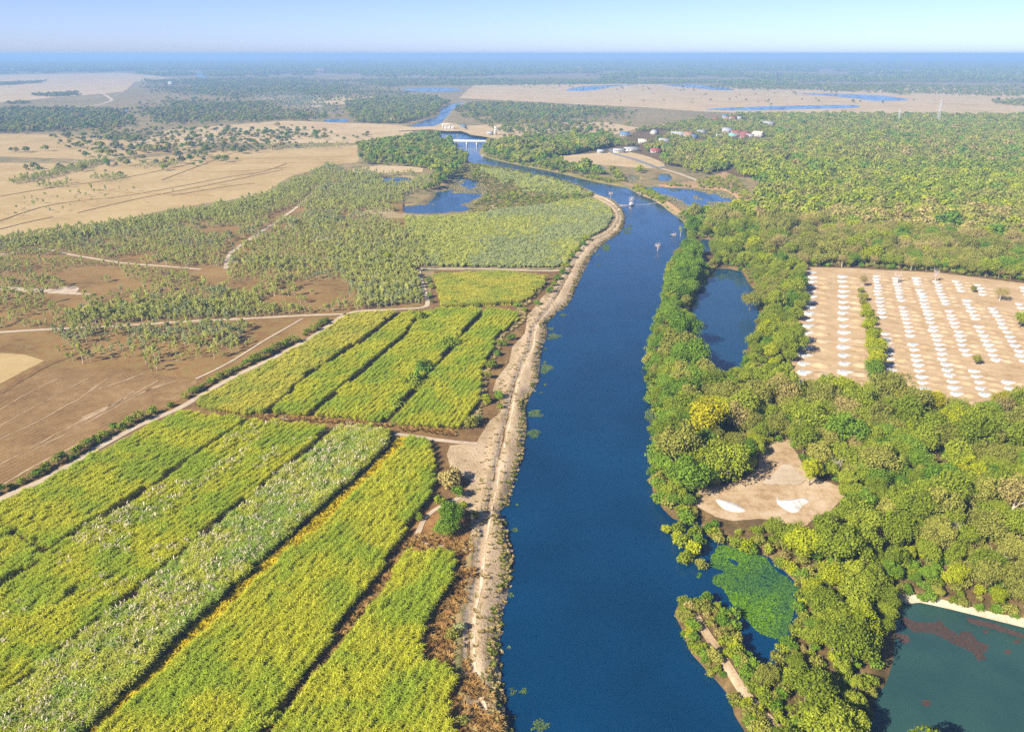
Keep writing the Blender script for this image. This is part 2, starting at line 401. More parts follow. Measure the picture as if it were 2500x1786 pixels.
# water sheets lie under the banks and show where the ground dips below them
WM = dict(river='river', upper_river='river', oval_pond='pond', pool='pond', corner_pond='murk', flooded_field='flood', oxbow='river', bank_pool='flood', reed_pool='flood', reed_pool_two='flood', grove_pool='pond')
WL = dict(river='wide deep blue river running from the foreground to the bridge', upper_river='far reach of the river beyond the earth dam', oval_pond='oval blue pond enclosed by trees beside the sand heaps',
          pool='small dark pool among riverside trees', corner_pond='murky teal pond with red weed patches', flooded_field='shallow flooded field with yellow weed beside the earth dyke', oxbow='blue oxbow backwater beside the wet meadow',
          bank_pool='shallow pool below the sand field', reed_pool='small reedy pool behind the dyke', reed_pool_two='pale reedy pool near the asphalt road', grove_pool='shaded pool among the plantation trees')
WN = dict(river='river', upper_river='river', flooded_field='flooded_field', oxbow='oxbow_lake')
qc = gp[gq[:(NEAR - 1) * (NA - 1)]].mean(1)
best = np.full(len(qc), 8.0); who = np.full(len(qc), -1)
for k, (nm, b) in enumerate(BODIES.items()):
    d = sdist(b, qc, 20.); m = d < best; best[m] = d[m]; who[m] = k
for k, nm in enumerate(BODIES):
    f = gq[:(NEAR - 1) * (NA - 1)][who == k]
    if not len(f): continue
    u, inv = np.unique(f, return_inverse=True)
    v = np.c_[gp[u], np.full(len(u), WATER)]
    link(WN.get(nm, 'pond'), mesh_np(nm, v, inv.reshape(f.shape), [M[WM[nm]]]), label=WL[nm], cat='river' if 'river' in nm else 'water', kind='structure')

def drape(name, poly, mat, off, label, cat='field', res=None, kind='structure', zf=None):
    """a sheet over an outlined piece of ground; follows the ground when res is given"""
    poly = np.asarray(poly); pts = [Vector(p) for p in poly]; n = len(pts)
    if res:
        lo, hi = poly.min(0), poly.max(0)
        gx, gy = np.meshgrid(np.arange(lo[0], hi[0], res), np.arange(lo[1], hi[1], res)); q = np.stack([gx.ravel(), gy.ravel()], 1)
        q += RNG.uniform(-.2, .2, q.shape) * res
        q = q[inside(poly, q)]; q = q[edge_dist(poly, q) > res * .4]
        pts += [Vector(p) for p in q]
    r = geometry.delaunay_2d_cdt(pts, [(i, (i + 1) % n) for i in range(n)], [], 1, 1e-4)
    v = np.array([(a.x, a.y) for a in r[0]])
    z = (zf(v) if zf else (height(v) if res else np.zeros(len(v)))) + off
    f = np.array([t if ((v[t[1]] - v[t[0]])[0] * (v[t[2]] - v[t[0]])[1] - (v[t[1]] - v[t[0]])[1] * (v[t[2]] - v[t[0]])[0]) > 0 else t[::-1] for t in r[2] if len(t) == 3])
    return link(name, mesh_np(name, np.c_[v, z], f, [mat], smooth=bool(res)), label=label, cat=cat, kind=kind)
def ribbon(name, line, width, mat, off, label, cat='track', step=3., wob=.2, zf=None, crown=0.0, cols=5, amp=.5):
    q = rough(line, step, amp, int(abs(line[0][0]) * 7) % 97, True, False)
    d = np.gradient(q, axis=0); d /= np.linalg.norm(d, axis=1)[:, None] + 1e-9; nrm = np.stack([-d[:, 1], d[:, 0]], 1)
    w = width * (1 + wob * 2 * (fnoise(q[:, 0], q[:, 1], step * 3, 3) - .5))
    ts = np.linspace(-.5, .5, cols); v = (q[:, None, :] + nrm[:, None, :] * (w[:, None] * ts)[..., None]).reshape(-1, 2)
    z = height(v) + off + np.tile(crown * (1 - (2 * ts) ** 2), len(q))
    i = np.arange(len(v)).reshape(len(q), cols)
    f = np.stack([i[:-1, :-1], i[1:, :-1], i[1:, 1:], i[:-1, 1:]], -1).reshape(-1, 4)[:, ::-1]
    return link(name, mesh_np(name, np.c_[v, z], f, [mat], smooth=True), label=label, cat=cat, kind='structure')

# ------------------------------------------------------------------ pieces of ground
def poly(pts, step=6., amp=1.0, seed=1, smooth=False, z=0.0): return rough(P(pts, z), step, amp, seed, smooth)

def cover(name, pts, mat, off, label, cat='ground', seed=1, step=8., amp=1.5, holes=()):
    """ground cover laid on the surveyed ground itself, following banks and dips"""
    pg = poly(pts, step, amp, seed); lo, hi = pg.min(0), pg.max(0)
    m = ((qc >= lo) & (qc <= hi)).all(1); m[m] = inside(pg, qc[m])
    for h in holes: m[m] = ~inside(h, qc[m])
    f = gq[:len(qc)][m]; u, inv = np.unique(f, return_inverse=True)
    link(name, mesh_np(name, np.c_[gp[u], gz[u] + off], inv.reshape(f.shape), [mat], smooth=True), label=label, cat=cat, kind='structure')
heath = [(-350, 680), (0, 604), (170, 575), (400, 528), (640, 492), (720, 440), (800, 415), (900, 440), (985, 470), (985, 535), (1035, 600), (1030, 660), (1042, 745), (840, 772), (430, 1004), (0, 1222), (-350, 1400)]
drape('heath', poly(heath, 8, 2, 2), M['brown'], .05, 'orange-brown heath scattered with young trees left of the cane', 'ground')
drape('stubble_field', poly([(-250, 1090), (0, 950), (75, 920), (137, 899), (296, 902), (400, 915), (482, 930), (476, 958), (400, 995), (0, 1200), (-250, 1330)], 5, .8, 3), M['stubble'], .10, 'brown ploughed stubble field beside the white farm track')
drape('stubble_field', poly([(-200, 850), (0, 862), (60, 866), (108, 880), (60, 905), (0, 938), (-200, 1020)], 5, .8, 4), M['tan'], .10, 'small tan stubble corner at the left edge of the heath')
drape('cane_ground', poly([(-300, 1385), (0, 1226), (429, 1006), (484, 973), (850, 768), (1042, 752), (1060, 660), (1350, 664), (1410, 640), (1440, 600), (1420, 650), (1330, 760), (1300, 800), (1245, 980), (1225, 1080), (1190, 1230), (1160, 1340), (1140, 1500), (1150, 1700), (1175, 1800), (1190, 1960), (1240, 2350), (-900, 2350)], 6, .6, 5), M['soil'], .07, 'brown earth under the sugar cane plots', 'ground')
drape('weed_strip', poly([(1110, 1225), (1158, 1241), (1150, 1300), (1158, 1345), (1150, 1408), (1132, 1519), (1132, 1629), (1150, 1786), (1165, 1900), (1215, 2350), (1110, 2350), (1100, 1900), (1095, 1700), (1030, 1620), (1020, 1560), (1069, 1478), (1110, 1389), (1113, 1352), (1010, 1349), (990, 1310), (1040, 1240)], 3, .6, 6), M['weedsoil'], .11, 'reddish brown weedy strip between last cane plot and river track', 'ground')
sand_l = [(1222, 2350), (1168, 1900), (1150, 1786), (1141, 1703), (1131, 1629), (1130, 1519), (1147, 1408), (1156, 1345), (1150, 1297), (1150, 1250), (1108, 1226), (1121, 1214), (1152, 1176), (1099, 1139), (1091, 1109), (1099, 1087), (1165, 1080), (1195, 1028), (1221, 1010), (1232, 973), (1202, 954), (1210, 928), (1243, 884), (1250, 847), (1283, 814), (1287, 773), (1320, 729), (1357, 695), (1394, 642), (1415, 608), (1436, 585), (1470, 571), (1493, 553), (1503, 536), (1503, 520), (1490, 505), (1450, 482), (1440, 474)]
sand_r = [(1450, 473), (1498, 489), (1517, 508), (1527, 533), (1518, 563), (1494, 580), (1468, 599), (1448, 622), (1428, 657), (1405, 706), (1391, 738), (1360, 762), (1333, 786), (1337, 806), (1334, 825), (1320, 869), (1315, 930), (1297, 955), (1281, 980), (1286, 1030), (1276, 1102), (1262, 1150), (1240, 1228), (1219, 1250), (1226, 1268), (1238, 1300), (1248, 1363), (1243, 1430), (1224, 1500), (1219, 1560), (1226, 1705), (1245, 1786), (1262, 1900), (1310, 2350)]
sb = np.concatenate([P(sand_l), P(sand_r, WATER)])
drape('river_bank', rough(sb, 3., .5, 7, False), M['sand'], .14, 'pale sandy river bank with tufts of grass along the cane', 'bank', res=1.3)
forest_floor = [(1630, 640), (1650, 560), (1700, 520), (1835, 515), (1860, 440), (1700, 415), (1600, 400), (1480, 395), (1240, 385), (1200, 372), (1230, 352), (1500, 350), (1560, 318), (1800, 285), (2500, 290), (2900, 300), (3200, 2400), (1980, 2400), (1780, 1900), (1740, 1786), (1610, 1500), (1560, 1240), (1540, 900), (1590, 720)]
cover('forest_floor', forest_floor, M['floor'], .05, 'brown leaf litter under the woodland on the right bank', seed=8)
drape('sand_pan_field', poly([(1955, 652), (2080, 655), (2300, 668), (2500, 692), (2760, 740), (2800, 1090), (2500, 1020), (2330, 1020), (2170, 990), (2000, 975), (1925, 968), (1935, 860), (1950, 740)], 6, 1.5, 9), M['pans'], .12, 'bare tan field carrying the rows of white sand heaps', 'field')
drape('clearing', poly([(1856, 1087), (1926, 1072), (1945, 1110), (1975, 1157), (2045, 1185), (2050, 1225), (1990, 1262), (1945, 1285), (1863, 1270), (1770, 1268), (1706, 1235), (1695, 1205), (1730, 1190), (1790, 1180), (1837, 1150), (1848, 1120)], 2.2, 1.9, 10, True), M['clearing'], .12, 'bare sandy clearing among the trees above the lily pond', 'ground')
drape('sand_field', poly([(1330, 386), (1400, 378), (1490, 372), (1540, 372), (1600, 388), (1625, 402), (1605, 412), (1560, 410), (1480, 404), (1400, 397)], 12, 3, 11, True), M['farm'], .14, 'pale sand field beside the asphalt road near the long white building', 'field')
cover('mud_flat', [(1560, 455), (1640, 448), (1720, 440), (1770, 418), (1800, 440), (1828, 470), (1840, 505), (1828, 522), (1812, 508), (1800, 484), (1768, 463), (1724, 459), (1654, 456), (1601, 452)], M['earth'], .09, 'orange-tan earth around the flooded field', seed=12)
cover('wet_meadow', [(1135, 396), (1170, 395), (1247, 408), (1302, 420), (1394, 440), (1450, 468), (1440, 486), (1300, 500), (1180, 520), (1140, 524), (1140, 512), (1150, 490), (1170, 470), (1160, 450), (1130, 440), (1110, 430)], M['meadow'], .06, 'olive yellow wet meadow between oxbow and river', 'field', 13, 6, 1.5)
drape('wet_meadow', poly([(1160, 516), (1200, 500), (1320, 486), (1440, 480), (1442, 488), (1330, 505), (1200, 520)], 6, 1.5, 14), M['mud'], .15, 'pale dry strip of meadow above the dense plantation', 'field')
drape('oxbow_shore', poly([(860, 522), (900, 512), (938, 506), (962, 519), (1020, 526), (1140, 523), (1150, 530), (1000, 534), (900, 532)], 5, 1.2, 15), M['mud'], .10, 'sandy yellow shore below the oxbow water', 'ground')
drape('river_dam', rough(P([(970, 322), (978, 308), (1010, 312), (1060, 310), (1085, 300), (1112, 303), (1140, 318), (1190, 330), (1230, 336), (1225, 343), (1190, 337), (1154, 332), (1128, 322), (1090, 322), (1050, 318), (1000, 320)]), 10, 3, 16, False), M['farm'], .9, 'pale earth dam across the river below the sluice', 'dam', zf=lambda v: np.full(len(v), .2))
for k, (pts, lab) in enumerate([
    ([(0, 700), (60, 702), (150, 708), (200, 716), (235, 716), (190, 720), (90, 714), (0, 706)], 'white sand streak across the upper heath'),
    ([(150, 702), (175, 700), (195, 706), (180, 714), (140, 712)], 'white sand scald at the end of the heath streak'),
    ([(760, 581), (795, 578), (800, 587), (770, 590)], 'small white sand pit between dark bushes on the heath'),
    ([(1905, 1135), (1935, 1140), (1965, 1175), (1930, 1185), (1860, 1182), (1880, 1165)], 'pale grey sand patch in the middle of the clearing')]):
    drape('sand_patch', poly(pts, 1.0, 1.3, 20 + k, True), M['track'], .17 + .03 * k, lab, 'sand')
# far pale fields and far waters
FARF = [([(-250, 640), (0, 592), (200, 560), (420, 512), (640, 478), (710, 432), (800, 402), (868, 398), (870, 354), (500, 371), (330, 388), (200, 400), (0, 398), (-250, 400)], 'tan', 'broad tan stubble field beyond the young plantation on the left'),
        ([(-200, 385), (0, 382), (250, 392), (330, 378), (500, 368), (480, 352), (250, 330), (0, 328), (-200, 330)], 'tan', 'tan field between tree lines on the far left'),
        ([(330, 350), (860, 350), (1000, 338), (1010, 322), (980, 305), (700, 295), (400, 318)], 'farm', 'pale rose field left of the bridge'),
        ([(860, 412), (930, 404), (1030, 408), (1028, 420), (920, 424), (860, 430)], 'farm', 'narrow pale field above the left oxbow trees'),
        ([(-300, 258), (0, 250), (300, 225), (330, 200), (420, 190), (300, 178), (0, 183), (-300, 186)], 'farm', 'wide pale rice fields on the far left'),
        ([(1150, 330), (1230, 334), (1500, 330), (1560, 312), (1480, 298), (1250, 302), (1140, 308)], 'farm', 'pale rose field above the riverside trees right of the bridge'),
        ([(1120, 240), (1350, 252), (1560, 262), (1700, 272), (2000, 285), (2500, 290), (2900, 290), (2900, 240), (2500, 215), (2000, 212), (1500, 205), (1160, 205)], 'farm', 'wide pale floodplain fields beyond the village'),
        ([(760, 262), (900, 250), (960, 240), (880, 234), (760, 240)], 'farm', 'pale field patch left of the far river reach')]
for k, (pts, m, lab) in enumerate(FARF):
    drape('far_field', poly(pts, 25, 6, 30 + k), M[m], .06 + .03 * k, lab, 'field')
FARW = [([(980, 219), (1040, 215), (1100, 216), (1130, 221), (1080, 225), (1010, 224)], 'blue lagoon beyond the pale tree belt'),
        ([(1380, 221), (1420, 212), (1500, 208), (1560, 207), (1500, 212), (1450, 221), (1410, 223)], 'curved pale lagoon on the floodplain'),
        ([(1620, 208), (1700, 207), (1790, 218), (1760, 221), (1680, 214)], 'thin blue lagoon left of the floodplain scrub'),
        ([(1950, 228), (2060, 230), (2150, 234), (2218, 244), (2140, 247), (2080, 240), (1990, 232)], 'long blue lagoon in the middle of the floodplain'),
        ([(1720, 268), (1810, 262), (1960, 258), (2090, 257), (2080, 264), (1960, 267), (1830, 270)], 'blue channel behind the village trees'),
        ([(1950, 186), (2100, 183), (2300, 182), (2320, 186), (2100, 190)], 'long thin lake near the horizon on the right'),
        ([(262, 270), (285, 268), (312, 269), (305, 274), (270, 275)], 'small pale pond in the far left fields'),
        ([(463, 179), (490, 178), (506, 186), (496, 190)], 'blue bend of water in the far woods'),
        ([(785, 296), (815, 291), (850, 292), (845, 298), (800, 299)], 'small pond beside the smoke')]
for k, (pts, lab) in enumerate(FARW):
    drape('lake', poly(pts, 25, 5, 60 + k, True), M['flood' if k in (1, 6, 8) else 'river'], .35, lab, 'lake')
# far woods, too far to tell trees apart
wa = np.linspace(math.radians(-56), math.radians(56), 90); wr = np.array([9500., 10200, 13000., 18000., 26000., 40000., 65000.]); wz = [0.1, 9., 10., 10., 10., 10., 10.]
wv = np.array([(r * math.sin(a), r * math.cos(a), z) for r, z in zip(wr, wz) for a in wa])
wi = np.arange(len(wv)).reshape(len(wr), len(wa))
wf = np.stack([wi[:-1, :-1], wi[:-1, 1:], wi[1:, 1:], wi[1:, :-1]], -1).reshape(-1, 4)[:, ::-1]
link('distant_woods', mesh_np('distant_woods', wv, wf, [M['wood_far']]), label='blue hazy woods merging along the horizon', cat='woods', kind='stuff')

# tracks and roads
TR = [([(-60, 1256), (0, 1219), (89, 1180), (133, 1157), (314, 1052), (429, 1001), (484, 970), (562, 925), (662, 877), (758, 825), (828, 777), (850, 766)], 2.6, 'white farm track along the edge of the cane', 'track'),
      ([(850, 766), (877, 760), (960, 756), (1032, 751), (1044, 738), (1036, 710), (1025, 673), (1022, 658)], 2.4, 'sandy track between the plantation and the yellow cane plot', 'track'),
      ([(1022, 658), (1040, 657), (1130, 657), (1210, 658), (1354, 662), (1390, 655)], 2.6, 'pale track below the dense plantation', 'track'),
      ([(-60, 816), (0, 812), (129, 804), (277, 797), (443, 786), (591, 779), (739, 771), (845, 767)], 2.6, 'pinkish track crossing the heath to the cane corner', 'track'),
      ([(-40, 628), (0, 623), (92, 608), (177, 623), (296, 642), (407, 651), (492, 658)], 2.6, 'white sandy track across the upper heath', 'track'),
      ([(551, 657), (558, 627), (580, 605), (647, 560), (702, 523), (739, 494), (776, 457)], 3.0, 'white track climbing through the plantation trees', 'track'),
      ([(560, 640), (620, 637), (702, 634), (840, 631), (905, 629)], 2.0, 'thin white track through the plantation to the dense grove', 'track'),
      ([(407, 522), (520, 498), (628, 472)], 2.2, 'faint track at the upper edge of the plantation', 'track'),
      ([(0, 960), (110, 895), (180, 865), (240, 830), (277, 800)], 2.2, 'dark rutted track along the upper side of the stubble field', 'track'),
      ([(480, 925), (562, 885), (640, 835), (740, 778)], 1.2, 'thin pale path across the brown heath below the cane track', 'path'),
      ([(1166, 1084), (1090, 1077), (1010, 1066), (962, 1060)], 2.2, 'sandy path leading from the bank into the cane', 'path'),
      ([(1121, 1216), (1080, 1235), (1040, 1262), (1022, 1300), (1016, 1318), (1040, 1330), (1100, 1338), (1152, 1346)], 1.4, 'looping footpath round the big bush by the bank', 'path'),
      ([(1694, 1498), (1722, 1545), (1760, 1600), (1790, 1650), (1830, 1710), (1880, 1760), (1920, 1810)], 2.2, 'pale rocky path along the peninsula', 'path'),
      ([(1490, 364), (1500, 375), (1545, 388), (1590, 404), (1605, 411), (1622, 406)], 7., 'grey asphalt road past the long white building', 'road'),
      ([(225, 215), (250, 228), (272, 243), (262, 250), (230, 258), (160, 262)], 9., 'pale winding road in the far left fields', 'road'),
      ([(1615, 412), (1660, 425), (1700, 440), (1740, 455)], 5., 'dirt road behind the reedy pools', 'road')]
for k, (pts, w, lab, c) in enumerate(TR):
    m = M['asphalt'] if 'asphalt' in lab else (M['soil'] if 'dark' in lab else (M['clearing'] if 'rocky' in lab else M['track']))
    ribbon({'track': 'farm_track', 'path': 'footpath', 'road': 'road'}[c], P(pts), w, m, .22, lab, c, step=3. if w < 4 else 8., amp=.35)
d = np.gradient(LEVEE, axis=0); d /= np.linalg.norm(d, axis=1)[:, None]; nr = np.stack([-d[:, 1], d[:, 0]], 1)
for s, lab in ((.9, 'sandy wheel track on the river bank, nearer the cane'), (-.9, 'sandy wheel track on the river bank, nearer the water')):
    ribbon('wheel_track', LEVEE + nr * s, .75, M['track'], .19, lab, 'track', step=3., wob=.5, cols=3, amp=.3)
for k, (pts, w) in enumerate([([(0, 1072), (90, 1030), (190, 975), (268, 921)], .6), ([(0, 1135), (120, 1070), (240, 1010), (330, 955)], .6), ([(0, 1000), (60, 965), (140, 925)], .6), ([(0, 1040), (100, 985), (215, 925)], .5), ([(60, 1110), (180, 1050), (300, 985), (400, 935)], .5), ([(240, 950), (300, 930), (350, 912)], .9), ([(200, 1020), (330, 965), (430, 930)], .7), ([(165, 1045), (250, 1000), (330, 960), (390, 928)], 1.0), ([(0, 1185), (100, 1130), (210, 1075)], .9)]):
    ribbon('sandy_furrow', P(pts), w * .75, M['clearing'], .17, f'pale sandy furrow in the stubble field, {ordinal(k + 1)} of nine', 'furrow', step=1.2, wob=1.0, cols=3, amp=.7)
# grassy slope of the right bank below the bridge
cover('grass_bank', [(1165, 372), (1182, 376), (1228, 389), (1283, 400), (1357, 414), (1413, 426), (1468, 438), (1520, 440), (1530, 462), (1468, 455), (1357, 427), (1283, 412), (1220, 400), (1172, 384)], M['meadow'], .07, 'olive grassy slope of the right bank below the bridge', 'bank', 17, 6, 1.)
# corner pond bank
ribbon('pond_bank', P([(2185, 1448), (2251, 1458), (2325, 1474), (2399, 1493), (2500, 1515), (2640, 1545)]), 3.2, M['track'], .16, 'pale sandy bank along the murky corner pond', 'bank', step=3)
ribbon('earth_dyke', P([(1500, 436), (1540, 452), (1580, 470), (1612, 487), (1640, 503), (1665, 522)]), 5., M['earth'], .10, 'orange earth dyke between the river and the flooded field', 'dyke', step=4)
# low field bunds
BUND = [([(0, 480), (120, 460), (300, 435), (470, 400)], 1), ([(0, 540), (130, 500), (330, 475), (560, 432)], 2), ([(180, 460), (330, 472), (520, 478)], 3), ([(190, 520), (340, 485), (520, 450), (690, 415)], 4),
        ([(330, 388), (480, 420), (700, 410)], 5), ([(395, 440), (480, 408), (565, 375)], 6), ([(500, 400), (700, 398), (840, 396)], 7), ([(500, 388), (700, 386), (850, 382)], 8), ([(0, 560), (60, 545), (130, 530)], 9),
        ([(420, 478), (560, 455), (620, 448)], 10), ([(560, 432), (640, 420), (700, 400)], 11)]
for pts, k in BUND:
    ribbon('field_bund', P(pts), 1.4, M['brown'], .0, f'low dark bund across the tan stubble field, {ordinal(k)} counted from the left', 'bund', step=8, crown=.55, amp=.6)

# ------------------------------------------------------------------ plant forms
def leaves(rng, pos, nrm, size, jit=.6, asp=.7):
    n = len(pos); nn = nrm + rng.normal(0, jit, (n, 3)); nn /= np.linalg.norm(nn, axis=1)[:, None] + 1e-9
    r = rng.normal(0, 1, (n, 3)); t = np.cross(nn, r); t /= np.linalg.norm(t, axis=1)[:, None] + 1e-9; b = np.cross(nn, t)
    s = size * rng.uniform(.65, 1.35, n)[:, None]
    v = np.stack([pos + t * s * .5, pos + b * s * asp * .5 + t * s * .08, pos - t * s * .5, pos - b * s * asp * .5 + t * s * .08], 1).reshape(-1, 3)
    return v, np.arange(4 * n).reshape(n, 4)
def sph(rng, n):
    d = rng.normal(0, 1, (n, 3)); return d / np.linalg.norm(d, axis=1)[:, None]
def crown_form(rng, R, hc, z0, npuff, nleaf, size, pr=(.17, .42), up=.35, core=.55, jit=.6):
    """leaf sprays on many puffs that fill an uneven crown; z0 = underside, hc = depth of the crown"""
    d = sph(rng, npuff * 3); d = d[d[:, 2] > -.55][:npuff]; m = len(d)
    rad = rng.uniform(core, .95, m) ** .6
    nl_ = rng.integers(3, 6); la = rng.uniform(0, 6.283, nl_); lr = rng.uniform(.15, .5, nl_); lz = rng.uniform(-.18, .12, nl_); ls = rng.uniform(.5, .85, nl_); w = rng.integers(0, nl_, m)
    c = np.c_[R * .85 * (np.cos(la[w]) * lr[w] + d[:, 0] * rad * ls[w]), R * .85 * (np.sin(la[w]) * lr[w] + d[:, 1] * rad * ls[w]), z0 + hc * (.52 + lz[w] + d[:, 2] * rad * .42 * ls[w])]
    c[:, :2] += rng.normal(0, R * .07, (m, 2))
    r = R * rng.uniform(pr[0], pr[1], m)
    k = rng.choice(m, nleaf, p=r ** 2 / (r ** 2).sum())
    e = sph(rng, nleaf); e[:, 2] += up; e /= np.linalg.norm(e, axis=1)[:, None]
    p = c[k] + e * (r[k] * rng.uniform(.62, 1.06, nleaf))[:, None]
    v, f = leaves(rng, p, e, size, jit)
    return v, f, c, r
def limb(rng, a, b, r0, r1, seg=5):
    a = np.array(a, float); b = np.array(b, float); m = (a + b) / 2 + rng.normal(0, .06, 3) * np.linalg.norm(b - a)
    return tube([a, m, b], [r0, (r0 + r1) / 2, r1], seg)
def trunk_form(rng, h, r0, puffs, n=6):
    parts = [tube([(0, 0, -.4), (rng.normal(0, .08), rng.normal(0, .08), h * .35), (rng.normal(0, .2), rng.normal(0, .2), h)], [r0 * 1.25, r0 * .8, r0 * .45], 6)]
    for i in rng.choice(len(puffs), min(n, len(puffs)), replace=False):
        z = h * rng.uniform(.45, .95); parts.append(limb(rng, (0, 0, z), puffs[i], r0 * .4, r0 * .12, 4))
    return cat_(*parts)
FORMS = {}          # kind -> list of (trunk mesh, crown mesh, joined mesh)
def add_form(kind, crown, trunk, leafmat, barkmat):
    cv, cf = crown; tv, tf = trunk
    jv, jf = cat_((cv, cf), (tv, tf))
    FORMS.setdefault(kind, []).append((mesh_np('trunk', tv, tf, [barkmat], smooth=True), mesh_np('crown', cv, cf, [leafmat]),
        mesh_np(kind, jv, jf, [leafmat, barkmat], np.r_[np.zeros(len(cf)), np.ones(len(tf))])))
for col in ('green', 'rich', 'olive', 'lime', 'dry', 'yellow', 'dusk'):
    for i in range(5 if col != 'dusk' else 1):
        rng = np.random.default_rng(100 + i * 13)
        R = (4.4, 5.0, 4.0, 4.7, 3.8)[i]; hc = (7.2, 6.4, 7.6, 8.0, 6.4)[i]
        nl = 2100 if col == 'dry' else 4300
        cv, cf, c, r = crown_form(rng, R, hc, (2.0, 2.3, 1.8, 2.2, 1.5)[i], (58, 74, 46, 66, 40)[i], nl, .46 if col != 'dry' else .40)
        add_form('tree_' + col, (cv, cf), trunk_form(rng, 6.0, .26, c, 9 if col == 'dry' else 6), M['leaf_' + col], M['palebark' if col == 'dry' else 'bark'])
    for i in range(3):       # the same trees seen from far: fewer, larger sprays
        rng = np.random.default_rng(300 + i * 13)
        cv, cf, c, r = crown_form(rng, 4.5, 7.0, 1.6, 26, 420, 1.35)
        add_form('far_' + col, (cv, cf), trunk_form(rng, 5.5, .28, c, 2), M['leaf_' + col], M['bark'])
for col in ('euca', 'grey'):
    for i in range(5):
        rng = np.random.default_rng(500 + i * 7)
        cv, cf, c, r = crown_form(rng, (1.25, 1.0, 1.5, 1.15, .9)[i], (5.0, 5.6, 4.8, 4.3, 3.9)[i], (.7, .7, .5, .5, .4)[i], (14, 13, 16, 12, 10)[i], (300, 270, 340, 250, 200)[i], .42, (.3, .5), .25, .3, .8)
        add_form('slim_' + col, (cv, cf), trunk_form(rng, (5.4, 5.8, 4.8, 4.4, 3.9)[i], .085, c, 4), M['leaf_' + col], M['palebark'])
for col in ('grey', 'euca', 'green', 'rich', 'lime', 'olive', 'dry', 'yellow'):
    for i in range(4):
        rng = np.random.default_rng(700 + i * 7)
        cv, cf, c, r = crown_form(rng, (1.5, 1.8, 1.3, 1.65)[i], (2.1, 2.4, 2.2, 1.9)[i], 0.05, 18, 620, .36, (.32, .48), .3, .4, .65)
        cv[:, 2] = np.maximum(cv[:, 2], .02)
        add_form('bush_' + col, (cv, cf), trunk_form(rng, 1.1, .06, c, 4), M['leaf_' + col], M['bark'])
M['weed_brown'] = foliage('weed_brown', [(0, (.14, .075, .02)), (.5, (.28, .165, .05)), (1, (.40, .27, .10))], .2)
M['weed_gold'] = foliage('weed_gold', [(0, (.26, .20, .006)), (.5, (.40, .31, .010)), (1, (.48, .36, .03))], .2)
M['weed_straw'] = foliage('weed_straw', [(0, (.24, .18, .06)), (.5, (.36, .28, .11)), (1, (.48, .40, .20))], .2)
M['weed_green'] = foliage('weed_green', [(0, (.07, .10, .015)), (.5, (.15, .18, .025)), (1, (.26, .26, .05))], .2)
TUFT = {}
for k in ('brown', 'gold', 'straw', 'green'):
    for i in range(3):
        rng = np.random.default_rng(900 + i)
        n = 46; a = rng.uniform(0, 6.283, n); rr = rng.uniform(.05, .55, n); L = rng.uniform(.5, 1.0, n); w = .09
        b0 = np.c_[rr * np.cos(a), rr * np.sin(a), np.zeros(n)]; out = np.c_[np.cos(a), np.sin(a), np.zeros(n)]
        mid = b0 + out * (L * .25)[:, None] + np.c_[np.zeros((n, 2)), L * .6]; tip = b0 + out * (L * .75)[:, None] + np.c_[np.zeros((n, 2)), L * .55]
        s = np.c_[-np.sin(a), np.cos(a), np.zeros(n)] * w
        v = np.stack([b0 - s, b0 + s, mid + s, mid - s, tip + s * .3, tip - s * .3], 1).reshape(-1, 3)
        base = np.arange(n)[:, None] * 6
        f = np.concatenate([base + [0, 1, 2, 3], base + [3, 2, 4, 5]])
        TUFT.setdefault(k, []).append(mesh_np('tuft', v, f, [M['weed_' + k]]))

# sugar cane: a stretch of row, arching leaves on upright stems
M['cane'] = foliage('cane_leaf', [(0, (.34, .37, .022)), (.5, (.54, .56, .038)), (1, (.72, .70, .095))], .40, .10, .66, 15., (.27, .42, .04))
M['cane_pale'] = foliage('cane_leaf_pale', [(0, (.38, .38, .035)), (.5, (.59, .56, .07)), (1, (.74, .68, .15))], .40, .10, .6, 14., (.31, .41, .06))
M['cane_grey'] = foliage('cane_leaf_grey', [(0, (.32, .37, .04)), (.5, (.50, .54, .07)), (1, (.68, .66, .15))], .40, .10, .66, 8., (.25, .41, .075))
M['plume'] = foliage('cane_plume', [(0, (.52, .45, .30)), (.5, (.64, .57, .42)), (1, (.76, .69, .54))], .35)
def cane_form(seed, mat, n=170, L=2.3, W=.36):
    rng = np.random.default_rng(seed)
    b = np.c_[rng.uniform(-L / 2, L / 2, n), rng.normal(0, W * .5, n), rng.uniform(1.1, 2.1, n)]
    a = rng.uniform(0, 6.283, n); ln = rng.uniform(.55, 1.15, n); rise = rng.uniform(.12, .55, n)
    o = np.c_[np.cos(a), np.sin(a), np.zeros(n)]; s = np.c_[-np.sin(a), np.cos(a), np.zeros(n)] * rng.uniform(.035, .062, n)[:, None]
    m = b + o * (ln * .38)[:, None]; m[:, 2] += rise; t = b + o * (ln * .95)[:, None]; t[:, 2] += rise * rng.uniform(.2, 1.1, n)
    v = np.stack([b - s, b + s, m + s, m - s, t + s * .35, t - s * .35], 1).reshape(-1, 3)
    k = np.arange(n)[:, None] * 6
    f = np.concatenate([k + [0, 1, 2, 3], k + [3, 2, 4, 5]])
    ns = 14; xs = rng.uniform(-L / 2, L / 2, ns); ys = rng.normal(0, W * .4, ns); sv = []; 
    for x, y in zip(xs, ys):
        sv += [(x - .06, y, 0), (x + .06, y, 0), (x + .05 + rng.normal(0, .1), y, 1.5), (x - .05, y + rng.normal(0, .1), 1.5)]
    return mesh_np('cane_row', *cat_((v, f), (np.array(sv), np.arange(4 * ns).reshape(ns, 4))), [mat])
CANE = {k: [cane_form(40 + i, M[k]) for i in range(6)] for k in ('cane', 'cane_pale', 'cane_grey')}
